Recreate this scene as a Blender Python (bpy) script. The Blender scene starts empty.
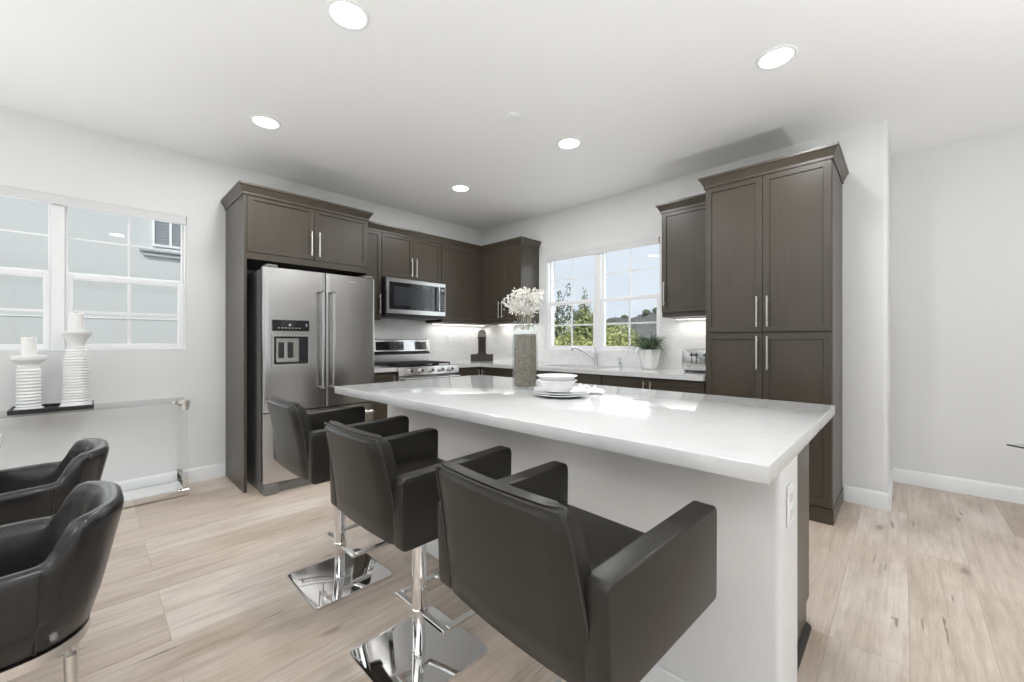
import bpy, bmesh, math, random
from mathutils import Vector, Matrix
random.seed(11)
SC = bpy.context.scene
COL = SC.collection
PI = math.pi

# ------------------------------------------------------------------ camera
cam = bpy.data.cameras.new('camera'); co = bpy.data.objects.new('camera', cam); COL.objects.link(co)
co.location = (4.304, -3.889, 1.183)
co.rotation_euler = (PI/2, 0, math.radians(43.9))
cam.sensor_width = 36.0; cam.lens = 36.0*407.7/1024; cam.clip_start = 0.02; cam.clip_end = 600
SC.camera = co

# ------------------------------------------------------------------ view, sky, sun, daylight
vs = SC.view_settings
vs.view_transform = 'Standard'; vs.look = 'None'; vs.gamma = 1; vs.exposure = -0.12; vs.use_curve_mapping = False
world = bpy.data.worlds.new('world'); SC.world = world; world.use_nodes = True
wn = world.node_tree.nodes; wl = world.node_tree.links
for n in list(wn): wn.remove(n)
wo = wn.new('ShaderNodeOutputWorld'); wb = wn.new('ShaderNodeBackground')
tc = wn.new('ShaderNodeTexCoord'); sx = wn.new('ShaderNodeSeparateXYZ'); wr = wn.new('ShaderNodeValToRGB')
wl.new(tc.outputs['Generated'], sx.inputs[0]); wl.new(sx.outputs['Z'], wr.inputs[0])
wr.color_ramp.elements[0].position = 0.5; wr.color_ramp.elements[0].color = (0.80, 0.88, 0.97, 1)
wr.color_ramp.elements[1].position = 0.85; wr.color_ramp.elements[1].color = (0.62, 0.75, 0.96, 1)
wl.new(wr.outputs[0], wb.inputs[0]); wb.inputs[1].default_value = 1.07
wl.new(wb.outputs[0], wo.inputs[0])

sun = bpy.data.lights.new('sun', 'SUN'); so = bpy.data.objects.new('sun', sun); COL.objects.link(so)
sun.energy = 3.9; sun.angle = math.radians(1.0); sun.color = (1, 0.95, 0.86)
so.rotation_euler = Vector((-0.55, 0.62, -0.9)).to_track_quat('-Z', 'Y').to_euler()

def area(name, loc, direction, sx_, sy_, power, color=(1, 1, 1), shape='RECTANGLE', spread=PI):
    l = bpy.data.lights.new(name, 'AREA'); l.shape = shape; l.size = sx_; l.size_y = sy_
    l.energy = power; l.color = color; l.spread = spread
    o = bpy.data.objects.new(name, l); COL.objects.link(o); o.location = loc
    o.rotation_euler = Vector(direction).to_track_quat('-Z', 'Y').to_euler()
    return o
REAR, RIGHT, CEIL = -8.2, 8.6, 2.74
# fill lamps at added, unseen living room glazing, plus daylight through both kitchen windows
area('added_daylight_rear', (3.6, REAR-0.12, 1.25), (0, 1, 0.1), 5.2, 2.2, 5, (0.92, 0.97, 1))
area('added_daylight_right', (RIGHT+0.12, -4.2, 1.3), (-1, 0, 0.1), 4.4, 2.1, 14, (0.92, 0.97, 1))
area('daylight_sink_window', (1.86, 0.17, 1.65), (0, -1, -0.1), 1.4, 1.1, 9, (0.92, 0.96, 1))
area('daylight_dining_window', (-0.17, -4.04, 1.65), (1, 0, -0.1), 1.4, 1.1, 8, (0.94, 0.97, 1))

# ------------------------------------------------------------------ materials
def mat(name, color, rough=0.5, metal=0.0, spec=0.5, **kw):
    m = bpy.data.materials.new(name); m.use_nodes = True
    b = m.node_tree.nodes['Principled BSDF']
    b.inputs['Base Color'].default_value = (*color, 1); b.inputs['Roughness'].default_value = rough
    b.inputs['Metallic'].default_value = metal; b.inputs['Specular IOR Level'].default_value = spec
    for k, v in kw.items(): b.inputs[k.replace('_', ' ')].default_value = v
    return m
def nodes(m): return m.node_tree.nodes, m.node_tree.links, m.node_tree.nodes['Principled BSDF']
def coords(m, scale=(1, 1, 1), rot=(0, 0, 0), loc=(0, 0, 0)):
    n, l, b = nodes(m); t = n.new('ShaderNodeTexCoord'); mp = n.new('ShaderNodeMapping')
    mp.inputs['Scale'].default_value = scale; mp.inputs['Rotation'].default_value = rot; mp.inputs['Location'].default_value = loc
    l.new(t.outputs['Object'], mp.inputs[0]); return mp.outputs[0]
def noise(m, vec, scale, detail=3, rough=0.5):
    n, l, b = nodes(m); t = n.new('ShaderNodeTexNoise'); t.inputs['Scale'].default_value = scale
    t.inputs['Detail'].default_value = detail; t.inputs['Roughness'].default_value = rough
    l.new(vec, t.inputs['Vector']); return t.outputs['Fac']
def ramp(m, fac, stops):
    n, l, b = nodes(m); r = n.new('ShaderNodeValToRGB'); l.new(fac, r.inputs[0])
    e = r.color_ramp.elements
    while len(e) < len(stops): e.new(0.5)
    for q, (p, c) in zip(e, stops): q.position = p; q.color = (*c, 1)
    return r.outputs[0]
def bump(m, fac, strength, dist=0.002):
    n, l, b = nodes(m); q = n.new('ShaderNodeBump'); q.inputs['Strength'].default_value = strength; q.inputs['Distance'].default_value = dist
    l.new(fac, q.inputs['Height']); l.new(q.outputs[0], b.inputs['Normal'])
def mixc(m, fac, a, c, mode='MIX'):
    n, l, b = nodes(m); x = n.new('ShaderNodeMix'); x.data_type = 'RGBA'; x.blend_type = mode
    for s, v in ((0, fac), (6, a), (7, c)):
        if hasattr(v, 'links'): l.new(v, x.inputs[s])
        elif s == 0: x.inputs[0].default_value = v
        else: x.inputs[s].default_value = (*v, 1)
    return x.outputs[2]
def math_(m, op, a, c=None):
    n, l, b = nodes(m); x = n.new('ShaderNodeMath'); x.operation = op
    for i, v in ((0, a), (1, c)):
        if v is None: continue
        if hasattr(v, 'links'): l.new(v, x.inputs[i])
        else: x.inputs[i].default_value = v
    return x.outputs[0]

M = {}
def plaster(name, c):
    m = mat(name, c, 0.55, spec=0.3); v = coords(m)
    bump(m, noise(m, v, 140, 3), 0.12, 0.001); return m
M['wall'] = plaster('wall_paint', (0.775, 0.777, 0.777))
M['bounce_cut'] = plaster('bounce_cut_paint', (0.34, 0.33, 0.32))  # dark paint invented for the unseen walls to cut bounced light
M['ceiling'] = plaster('ceiling_paint', (0.90, 0.90, 0.90))
M['trim'] = mat('trim_paint', (0.84, 0.845, 0.85), 0.32)
M['vinyl'] = mat('window_vinyl', (0.86, 0.86, 0.87), 0.35)
M['shade'] = mat('roller_shade_box', (0.70, 0.70, 0.71), 0.5)

# floor: pale limewashed oak planks that run towards the sink wall
m = M['floor'] = mat('oak_planks', (0.6, 0.5, 0.42), 0.42, spec=0.35)
n_, l_, b_ = nodes(m)
tcx = n_.new('ShaderNodeTexCoord'); sp = n_.new('ShaderNodeSeparateXYZ'); l_.new(tcx.outputs['Object'], sp.inputs[0])
cb = n_.new('ShaderNodeCombineXYZ')
l_.new(sp.outputs['Y'], cb.inputs['X']); l_.new(math_(m, 'ADD', sp.outputs['X'], 0.342+0.233*10), cb.inputs['Y'])
br = n_.new('ShaderNodeTexBrick'); l_.new(cb.outputs[0], br.inputs['Vector'])
br.inputs['Scale'].default_value = 1; br.inputs['Brick Width'].default_value = 1.83; br.inputs['Row Height'].default_value = 0.233
br.inputs['Mortar Size'].default_value = 0.0012; br.inputs['Mortar Smooth'].default_value = 0.3; br.offset = 0.37; br.offset_frequency = 3
br.inputs['Color1'].default_value = (0.0, 0, 0, 1); br.inputs['Color2'].default_value = (1, 1, 1, 1); br.inputs['Mortar'].default_value = (0.3, 0.3, 0.3, 1)
tint = ramp(m, br.outputs['Color'], [(0.0, (0.54, 0.452, 0.375)), (0.4, (0.60, 0.515, 0.44)), (0.75, (0.645, 0.57, 0.50)), (1.0, (0.675, 0.605, 0.54))])
# shift the grain plank by plank
sh = n_.new('ShaderNodeCombineXYZ'); l_.new(sp.outputs['X'], sh.inputs['X']); l_.new(sp.outputs['Y'], sh.inputs['Y'])
l_.new(math_(m, 'MULTIPLY', br.outputs['Color'], 37.0), sh.inputs['Z'])
def fl(scale):
    mp = n_.new('ShaderNodeMapping'); mp.inputs['Scale'].default_value = scale; l_.new(sh.outputs[0], mp.inputs[0]); return mp.outputs[0]
g1 = noise(m, fl((14, 0.9, 1)), 3.0, 6, 0.62)
g2 = noise(m, fl((60, 2.2, 1)), 4.0, 4, 0.6)
blot = noise(m, fl((2.2, 0.9, 1)), 1.6, 4, 0.6)
c1 = mixc(m, 1.0, tint, ramp(m, g1, [(0.30, (0.83, 0.80, 0.77)), (0.5, (1, 1, 1)), (0.72, (1.10, 1.10, 1.10))]), 'MULTIPLY')
c1 = mixc(m, 1.0, c1, ramp(m, g2, [(0.32, (0.90, 0.885, 0.87)), (0.55, (1.02, 1.02, 1.02))]), 'MULTIPLY')
c1 = mixc(m, 1.0, c1, ramp(m, blot, [(0.36, (0.83, 0.79, 0.75)), (0.56, (1.03, 1.03, 1.04))]), 'MULTIPLY')
vo = n_.new('ShaderNodeTexVoronoi'); vo.inputs['Scale'].default_value = 1.0; l_.new(fl((5.2, 1.9, 1)), vo.inputs['Vector'])
wob = math_(m, 'ADD', vo.outputs['Distance'], math_(m, 'MULTIPLY', noise(m, fl((26, 12, 1)), 1.0, 3), 0.10))
knot = ramp(m, wob, [(0.10, (1, 1, 1)), (0.17, (0, 0, 0))])
kn2 = n_.new('ShaderNodeSeparateColor'); l_.new(vo.outputs['Color'], kn2.inputs[0])
kmask = math_(m, 'MULTIPLY', knot, math_(m, 'GREATER_THAN', kn2.outputs[0], 0.38))
c1 = mixc(m, math_(m, 'MULTIPLY', kmask, 0.62), c1, (0.17, 0.12, 0.085))
# halo of darker grain round the knots
halo = ramp(m, wob, [(0.12, (1, 1, 1)), (0.42, (0, 0, 0))])
hm = math_(m, 'MULTIPLY', math_(m, 'MULTIPLY', halo, math_(m, 'GREATER_THAN', kn2.outputs[0], 0.38)), 0.22)
c1 = mixc(m, hm, c1, (0.33, 0.25, 0.18))
crk = noise(m, fl((34, 2.4, 1)), 1.0, 2, 0.4); cm = noise(m, fl((3, 1.6, 1)), 1.0, 2)
ck = ramp(m, crk, [(0.69, (0, 0, 0)), (0.73, (1, 1, 1))])
c1 = mixc(m, math_(m, 'MULTIPLY', math_(m, 'MULTIPLY', ck, math_(m, 'GREATER_THAN', cm, 0.5)), 0.7), c1, (0.14, 0.095, 0.065))
c1 = mixc(m, math_(m, 'MULTIPLY', br.outputs['Fac'], 0.45), c1, (0.25, 0.2, 0.16))
l_.new(c1, b_.inputs['Base Color'])
bump(m, g2, 0.06, 0.001)

def wood(name, a, c, rough=0.4, vertical=True):
    m = mat(name, a, rough, spec=0.5); v = coords(m, (22, 22, 1.6) if vertical else (1.6, 22, 22))
    f = noise(m, v, 2.2, 6, 0.6); v2 = coords(m, (3, 3, 1.2)); f2 = noise(m, v2, 2.0, 3)
    n, l, b = nodes(m)
    col = mixc(m, math_(m, 'MULTIPLY', f2, 0.7), ramp(m, f, [(0.3, a), (0.7, c)]), tuple(x*1.25 for x in c))
    l.new(col, b.inputs['Base Color']); bump(m, f, 0.05, 0.001); return m
M['cab'] = wood('stained_cabinet_wood', (0.043, 0.035, 0.025), (0.060, 0.049, 0.036), 0.34)
M['cab_in'] = mat('cabinet_reveal', (0.018, 0.014, 0.012), 0.6)
m = M['quartz'] = mat('white_quartz', (0.80, 0.80, 0.80), 0.09, spec=0.55)
v = coords(m); n, l, b = nodes(m)
l.new(ramp(m, noise(m, v, 9, 6, 0.7), [(0.3, (0.57, 0.57, 0.57)), (0.6, (0.61, 0.61, 0.608))]), b.inputs['Base Color'])
m = M['tile'] = mat('backsplash_tile', (0.8, 0.8, 0.79), 0.16)
n, l, b = nodes(m); t = n.new('ShaderNodeTexCoord'); s2 = n.new('ShaderNodeSeparateXYZ'); l.new(t.outputs['Object'], s2.inputs[0])
cc = n.new('ShaderNodeCombineXYZ'); l.new(math_(m, 'ADD', s2.outputs['X'], s2.outputs['Y']), cc.inputs['X']); l.new(s2.outputs['Z'], cc.inputs['Y'])
bk = n.new('ShaderNodeTexBrick'); l.new(cc.outputs[0], bk.inputs['Vector']); bk.inputs['Scale'].default_value = 1
bk.inputs['Brick Width'].default_value = 0.305; bk.inputs['Row Height'].default_value = 0.1015; bk.inputs['Mortar Size'].default_value = 0.0012
bk.inputs['Color1'].default_value = (0.78, 0.78, 0.775, 1); bk.inputs['Color2'].default_value = (0.82, 0.82, 0.815, 1); bk.inputs['Mortar'].default_value = (0.70, 0.70, 0.69, 1)
vein = ramp(m, noise(m, coords(m, (1, 1, 2.2)), 4.5, 6, 0.65), [(0.45, (1, 1, 1)), (0.5, (0.93, 0.935, 0.935)), (0.55, (1, 1, 1))])
l.new(mixc(m, 1.0, bk.outputs['Color'], vein, 'MULTIPLY'), b.inputs['Base Color'])

def brushed(name, c, rough, scale):
    m = mat(name, c, rough, 1.0); n, l, b = nodes(m)
    f = noise(m, coords(m, scale), 1.0, 4, 0.6)
    mr = n.new('ShaderNodeMapRange'); l.new(f, mr.inputs[0]); mr.inputs[3].default_value = rough-0.03; mr.inputs[4].default_value = rough+0.04
    l.new(mr.outputs[0], b.inputs['Roughness']); bump(m, f, 0.012, 0.0004); return m
M['steel'] = brushed('brushed_stainless', (0.555, 0.545, 0.535), 0.24, (300, 300, 3))
M['steel_h'] = brushed('brushed_stainless_across', (0.66, 0.655, 0.65), 0.24, (4, 4, 300))
M['steel_side'] = mat('fridge_side_paint', (0.20, 0.197, 0.193), 0.4, 0.2)
M['nickel'] = mat('satin_nickel', (0.70, 0.68, 0.66), 0.28, 1.0)
M['chrome'] = mat('polished_chrome', (0.80, 0.80, 0.80), 0.045, 1.0)
M['black_glass'] = mat('black_glass', (0.012, 0.013, 0.016), 0.04, spec=0.8)
M['black'] = mat('black_plastic', (0.02, 0.02, 0.022), 0.35)
M['iron'] = mat('cast_iron', (0.018, 0.018, 0.018), 0.55)
m = M['leather'] = mat('black_brown_leather', (0.023, 0.021, 0.018), 0.33, spec=0.32)
bump(m, noise(m, coords(m), 420, 3), 0.10, 0.0006)
m = M['leather2'] = mat('black_leatherette', (0.018, 0.0175, 0.0175), 0.25, spec=0.5)
bump(m, noise(m, coords(m), 420, 3), 0.08, 0.0006)
M['thread'] = mat('stitch_piping', (0.026, 0.023, 0.021), 0.4)
M['porcelain'] = mat('white_porcelain', (0.84, 0.84, 0.83), 0.15)
m = M['ceramic'] = mat('ribbed_white_ceramic', (0.83, 0.83, 0.825), 0.35)
M['wax'] = mat('candle_wax', (0.86, 0.86, 0.85), 0.5, Subsurface_Weight=0.15)
M['cloth'] = mat('linen_napkin', (0.78, 0.78, 0.79), 0.8)
M['sand'] = None
m = M['sand'] = mat('vase_gravel', (0.3, 0.26, 0.22), 0.7)
vv = n = None
n, l, b = nodes(m); vo2 = n.new('ShaderNodeTexVoronoi'); vo2.inputs['Scale'].default_value = 190; l.new(coords(m), vo2.inputs['Vector'])
sc_ = n.new('ShaderNodeSeparateColor'); l.new(vo2.outputs['Color'], sc_.inputs[0])
l.new(ramp(m, sc_.outputs[0], [(0.0, (0.19, 0.15, 0.115)), (0.5, (0.28, 0.23, 0.18)), (1.0, (0.40, 0.34, 0.275))]), b.inputs['Base Color']); bump(m, vo2.outputs['Distance'], 0.5, 0.003)
M['bloom'] = mat('dried_bloom', (0.84, 0.82, 0.77), 0.8)
M['stem'] = mat('dried_stem', (0.40, 0.36, 0.26), 0.7)
M['leaf'] = mat('grass_leaf', (0.06, 0.10, 0.045), 0.5)
M['leaf2'] = mat('pale_leaf', (0.16, 0.22, 0.12), 0.5)
M['soil'] = mat('potting_soil', (0.03, 0.022, 0.017), 0.9)
m = M['carved'] = mat('dark_carved_wood', (0.030, 0.026, 0.022), 0.6)
M['stone'] = mat('grey_stone_cap', (0.22, 0.20, 0.17), 0.6)
M['mirror'] = mat('mirror_shelf', (0.86, 0.86, 0.85), 0.03, 1.0)
def clear(name, tint, ior=1.45, rough=0.0, boost=1.0):
    m = bpy.data.materials.new(name); m.use_nodes = True; n = m.node_tree.nodes; l = m.node_tree.links
    for q in list(n): n.remove(q)
    o = n.new('ShaderNodeOutputMaterial'); mx = n.new('ShaderNodeMixShader'); tr = n.new('ShaderNodeBsdfTransparent'); gl = n.new('ShaderNodeBsdfGlossy')
    lw = n.new('ShaderNodeLayerWeight'); lw.inputs[0].default_value = 0.5; pw = n.new('ShaderNodeMath'); pw.operation = 'POWER'; pw.inputs[1].default_value = 4.0; l.new(lw.outputs['Facing'], pw.inputs[0])
    fr = n.new('ShaderNodeMath'); fr.operation = 'MULTIPLY_ADD'; fr.inputs[1].default_value = 0.75; fr.inputs[2].default_value = 0.04; l.new(pw.outputs[0], fr.inputs[0]); gl.inputs['Roughness'].default_value = rough
    tr.inputs[0].default_value = (*tint, 1)
    mu = n.new('ShaderNodeMath'); mu.operation = 'MULTIPLY'; mu.inputs[1].default_value = boost; l.new(fr.outputs[0], mu.inputs[0])
    l.new(mu.outputs[0], mx.inputs[0]); l.new(tr.outputs[0], mx.inputs[1]); l.new(gl.outputs[0], mx.inputs[2]); l.new(mx.outputs[0], o.inputs[0])
    return m
M['pane'] = clear('window_glass', (0.98, 0.99, 0.99), 1.35, boost=0.6)
M['glass'] = clear('clear_glass', (0.90, 0.92, 0.92), 1.45)
M['acrylic'] = clear('clear_acrylic', (0.98, 0.985, 0.985), 1.45, boost=0.6)
def emit(name, c, s):
    m = mat(name, c, 0.5); n, l, b = nodes(m); b.inputs['Emission Color'].default_value = (*c, 1); b.inputs['Emission Strength'].default_value = s; return m
M['lamp'] = emit('lamp_diffuser', (1, 0.98, 0.95), 6.0)
M['stucco'] = plaster('neighbour_stucco', (0.60, 0.62, 0.63))
M['stucco_trim'] = mat('neighbour_trim', (0.88, 0.89, 0.90), 0.5)
M['vent'] = mat('vent_louvre', (0.45, 0.48, 0.53), 0.5)
M['bark'] = mat('bark', (0.10, 0.075, 0.055), 0.9)
def foliage(name, a, c):
    m = mat(name, a, 0.6, spec=0.3); n, l, b = nodes(m)
    l.new(ramp(m, noise(m, coords(m), 3.5, 3), [(0.3, a), (0.7, c)]), b.inputs['Base Color']); return m
M['fol_dark'] = foliage('foliage_blue_green', (0.10, 0.13, 0.09), (0.21, 0.25, 0.17))
M['fol_mid'] = foliage('foliage_green', (0.17, 0.21, 0.09), (0.36, 0.40, 0.17))
M['fol_light'] = foliage('foliage_yellow_green', (0.32, 0.36, 0.13), (0.58, 0.60, 0.28))
M['hill'] = foliage('hill_scrub', (0.06, 0.07, 0.06), (0.17, 0.165, 0.15))
M['ground'] = foliage('garden_ground', (0.22, 0.22, 0.12), (0.32, 0.30, 0.18))

# ------------------------------------------------------------------ mesh helpers
def NB(): return bmesh.new()
def box(bm, x0, x1, y0, y1, z0, z1, bev=0.0, seg=1):
    vs_ = [bm.verts.new((x, y, z)) for x in (x0, x1) for y in (y0, y1) for z in (z0, z1)]
    fs = [bm.faces.new([vs_[i] for i in q]) for q in ((0, 1, 3, 2), (4, 6, 7, 5), (0, 4, 5, 1), (2, 3, 7, 6), (0, 2, 6, 4), (1, 5, 7, 3))]
    if bev > 0:
        es = list({e for f in fs for e in f.edges})
        bmesh.ops.bevel(bm, geom=es, offset=bev, segments=seg, profile=0.5, affect='EDGES')
    return bm
def ring(bm, c, ax, r, seg, ph=0.0):
    ax = Vector(ax).normalized(); u = ax.orthogonal().normalized(); w = ax.cross(u)
    return [bm.verts.new(Vector(c)+(u*math.cos(2*PI*i/seg+ph)+w*math.sin(2*PI*i/seg+ph))*r) for i in range(seg)]
def cyl(bm, p0, p1, r, seg=16, r1=None):
    p0 = Vector(p0); p1 = Vector(p1); a = ring(bm, p0, p1-p0, r, seg); c = ring(bm, p1, p1-p0, r if r1 is None else r1, seg)
    for i in range(seg): bm.faces.new((a[i], a[(i+1) % seg], c[(i+1) % seg], c[i]))
    bm.faces.new(a[::-1]); bm.faces.new(c); return bm
def tube(bm, pts, r, seg=8, closed=False):
    pts = [Vector(p) for p in pts]; n = len(pts); rs = r if isinstance(r, (list, tuple)) else [r]*n
    rings = []; prev = None
    for i, p in enumerate(pts):
        if closed: d = pts[(i+1) % n]-pts[i-1]
        else: d = (pts[min(i+1, n-1)]-pts[max(i-1, 0)])
        d.normalize()
        u = d.orthogonal().normalized() if prev is None else (prev-d*prev.dot(d)).normalized()
        prev = u; w = d.cross(u)
        rings.append([bm.verts.new(p+(u*math.cos(2*PI*k/seg)+w*math.sin(2*PI*k/seg))*rs[i]) for k in range(seg)])
    for i in range(n if closed else n-1):
        a, c = rings[i], rings[(i+1) % n]
        for k in range(seg): bm.faces.new((a[k], a[(k+1) % seg], c[(k+1) % seg], c[k]))
    if not closed: bm.faces.new(rings[0][::-1]); bm.faces.new(rings[-1])
    return bm
def lathe(bm, prof, c, seg=40, cap0=True, cap1=True):
    rings = [[bm.verts.new((c[0]+r*math.cos(2*PI*k/seg), c[1]+r*math.sin(2*PI*k/seg), c[2]+z)) for k in range(seg)] for r, z in prof]
    for a, b2 in zip(rings, rings[1:]):
        for k in range(seg): bm.faces.new((a[k], a[(k+1) % seg], b2[(k+1) % seg], b2[k]))
    if cap0: bm.faces.new(rings[0][::-1])
    if cap1: bm.faces.new(rings[-1])
    return bm
def prism(bm, pts, lo, hi, axis='z', bev=0.0, seg=2):
    # pts: outline (a, b); axis z: (a,b,z) ; axis x: (x,a,b) ; axis y: (a,y,b)
    def P(a, b_, t): return {'z': (a, b_, t), 'x': (t, a, b_), 'y': (a, t, b_)}[axis]
    A = [bm.verts.new(P(a, b_, lo)) for a, b_ in pts]; B = [bm.verts.new(P(a, b_, hi)) for a, b_ in pts]
    f0 = bm.faces.new(A[::-1]); f1 = bm.faces.new(B); n = len(pts)
    for i in range(n): bm.faces.new((A[i], A[(i+1) % n], B[(i+1) % n], B[i]))
    if bev > 0:
        es = list(f0.edges)+list(f1.edges)
        bmesh.ops.bevel(bm, geom=es, offset=bev, segments=seg, profile=0.5, affect='EDGES')
    return bm
def rrect(a0, a1, b0, b1, r, n=5):
    out = []
    for cx, cy, s in ((a1-r, b1-r, 0), (a0+r, b1-r, 1), (a0+r, b0+r, 2), (a1-r, b0+r, 3)):
        for i in range(n+1):
            t = (s+i/n)*PI/2; out.append((cx+r*math.cos(t), cy+r*math.sin(t)))
    return out
def origin_of(o):
    v = Vector((0, 0, 0))
    while o is not None: v += o.location; o = o.parent
    return v
def obj(name, bm, m, parent=None, smooth=35, label=None):
    bmesh.ops.recalc_face_normals(bm, faces=bm.faces)
    if parent is not None:
        bmesh.ops.translate(bm, verts=bm.verts, vec=-origin_of(parent))
    me = bpy.data.meshes.new(name); bm.to_mesh(me); bm.free()
    me.materials.append(M[m] if isinstance(m, str) else m)
    if smooth:
        me.polygons.foreach_set('use_smooth', [True]*len(me.polygons)); me.set_sharp_from_angle(angle=math.radians(smooth))
    o = bpy.data.objects.new(name, me); COL.objects.link(o)
    if parent is not None: o.parent = parent
    if label: o['label'] = label
    return o
def tag(o, label, cat, group=None):
    o['label'] = label; o['category'] = cat
    if group: o['group'] = group
    return o
def thing(name, label, cat, loc=(0, 0, 0), group=None):
    o = bpy.data.objects.new(name, None); COL.objects.link(o); o.location = loc; o.empty_display_size = 0.1
    return tag(o, label, cat, group)
def solo(name, bm, m, label, cat, base, group=None, smooth=35):
    # one-mesh thing whose origin is put at its base
    bmesh.ops.translate(bm, verts=bm.verts, vec=-Vector(base)); o = obj(name, bm, m, None, smooth); o.location = base
    return tag(o, label, cat, group)
def struct(name, bm, m, parent=None, smooth=35):
    o = obj(name, bm, m, parent, smooth); o['kind'] = 'structure'; return o
def dup(root, loc, label, group=None, rotz=None):
    r = root.copy(); COL.objects.link(r); r.location = loc; r['label'] = label
    if rotz is not None: r.rotation_euler = (0, 0, rotz)
    def rec(src, dst):
        for ch in src.children:
            c = ch.copy(); COL.objects.link(c); c.parent = dst; rec(ch, c)
    rec(root, r); return r

# ------------------------------------------------------------------ room shell
TH = 0.16
bm = box(NB(), -TH, RIGHT+TH, REAR-TH, 0.82+TH, -0.12, 0.0); struct('floor', bm, 'floor')
bm = box(NB(), -TH, RIGHT+TH, REAR-TH, 0.82+TH, CEIL, CEIL+0.15); struct('ceiling', bm, 'ceiling')
def holed(name, axis, lo, hi, a0, a1, holes, z1=CEIL, paint='wall'):
    """wall slab between lo..hi on its thin axis, spanning a0..a1, with window holes (b0,b1,z0,z1)"""
    bm = NB()
    def put(p, q, z0, zz):
        if axis == 'x': box(bm, lo, hi, p, q, z0, zz)
        else: box(bm, p, q, lo, hi, z0, zz)
    cur = a0
    for (p, q, z0, zz) in sorted(holes):
        put(cur, p, 0, z1); put(p, q, 0, z0); put(p, q, zz, z1); cur = q
    put(cur, a1, 0, z1)
    return struct(name, bm, paint, smooth=0)
WA = (-4.755, -3.322, 1.112, 2.215)      # window in the left wall (y0,y1,z0,z1)
WB = (1.145, 2.575, 1.078, 2.21)          # window over the sink (x0,x1,z0,z1)
holed('wall_left', 'x', -TH, 0, REAR, TH, [WA])
holed('wall_back', 'y', 0, TH, 0, 4.0599, [WB])
bm = prism(NB(), [(4.06, 0.0)]+[(4.222-0.03+0.03*math.sin(t*PI/12), 0.03-0.03*math.cos(t*PI/12)) for t in range(7)]+[(4.222, 0.82), (4.06, 0.82)], 0, CEIL)
struct('wall_return', bm, 'wall')
bm = box(NB(), 4.06, RIGHT+TH, 0.82, 0.82+TH, 0, CEIL); struct('wall_alcove', bm, 'wall', smooth=0)
RW = (1.0, 6.2, 0.05, 2.35); holed('wall_rear', 'y', REAR-TH, REAR, -TH, RIGHT+TH, [RW], paint='bounce_cut')
RR = (-6.4, -2.0, 0.2, 2.35); holed('wall_right', 'x', RIGHT, RIGHT+TH, REAR, 0.82, [RR], paint='bounce_cut')
# baseboards
def baseboard(name, axis, pos, out, a0, a1, h=0.115):
    bm = NB(); s = out
    pr = [(0, 0), (0.016, 0), (0.016, h-0.02), (0.009, h-0.006), (0.006, h), (0, h)]
    pts = [(pos+s*d, z) for d, z in pr]
    if axis == 'y':   # wall normal along y, runs along x
        prism(bm, [(p, z) for p, z in pts], a0, a1, 'x')
    else:
        prism(bm, [(p, z) for p, z in pts], a0, a1, 'y')
    return struct(name, bm, 'trim')
baseboard('baseboard_left', 'x', 0.0, 1, REAR, -3.054)
baseboard('baseboard_back', 'y', 0.0, -1, 3.98, 4.222)
baseboard('baseboard_return', 'x', 4.222, 1, -0.016, 0.82)
baseboard('baseboard_alcove', 'y', 0.82, -1, 4.238, RIGHT)

# ------------------------------------------------------------------ windows
def window(name, axis, wall0, wall1, b0, b1, z0, z1, inner, mull=0.066, valance=True, sections=2, grid=True):
    """b: coordinate along the wall, inner: position of the room-side wall face, wall0/1 the slab"""
    d = -1 if wall0 < inner else 1            # +1 when outdoors lies at larger coordinate
    def B(bm, p, q, n0, n1, za, zb, bev=0.003):
        n0, n1 = sorted((inner+d*n0, inner+d*n1))
        if axis == 'x': box(bm, n0, n1, p, q, za, zb, bev)
        else: box(bm, p, q, n0, n1, za, zb, bev)
    bm = NB(); f = 0.012
    B(bm, b0, b0+f, 0.02, 0.14, z0, z1); B(bm, b1-f, b1, 0.02, 0.14, z0, z1)
    B(bm, b0+f, b1-f, 0.02, 0.14, z0, z0+f); B(bm, b0+f, b1-f, 0.02, 0.14, z1-f, z1)
    wsec = (b1-b0-(sections-1)*mull)/sections
    secs = [(b0+i*(wsec+mull), b0+i*(wsec+mull)+wsec) for i in range(sections)]
    for i in range(sections-1): B(bm, secs[i][1], secs[i+1][0], 0.018, 0.14, z0+f, z1-f)
    w = struct(name, bm, 'vinyl')
    zm = z0+(z1-z0)*0.505
    for i, (p, q) in enumerate(secs):
        if i == 0: p += f
        if i == sections-1: q -= f
        for (za, zb, n0) in ((z0+f, zm, 0.035), (zm-0.005, z1-f, 0.066)):
            s = NB(); g = 0.038 if n0 < 0.05 else 0.015
            B(s, p, p+g, n0, n0+0.028, za, zb); B(s, q-g, q, n0, n0+0.028, za, zb)
            B(s, p+g, q-g, n0, n0+0.028, za, za+g); B(s, p+g, q-g, n0, n0+0.028, zb-g, zb)
            so_ = struct('sash', s, 'vinyl', w)
            if grid:
                s = NB(); mid = (p+q)/2; zc = (za+zb)/2; mw = 0.009 if n0 < 0.05 else 0.006
                B(s, mid-mw, mid+mw, n0+0.009, n0+0.013, za+g, zb-g, 0); B(s, p+g, q-g, n0+0.0145, n0+0.0185, zc-mw, zc+mw, 0)
                struct('muntin', s, 'vinyl', so_)
            s = NB(); B(s, p+g, q-g, n0+0.020, n0+0.024, za+g, zb-g, 0); struct('pane', s, 'pane', so_, 0)
    if valance:
        s = NB(); B(s, b0+0.004, b1-0.004, -0.012, 0.017, z1-0.068, z1-0.002, 0.004); struct('shade_box', s, 'shade', w)
        s = NB(); B(s, b0+0.0, b1, -0.0, 0.0195, z0-0.0, z0+0.012, 0.003); struct('sill', s, 'vinyl', w)
    return w
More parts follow.
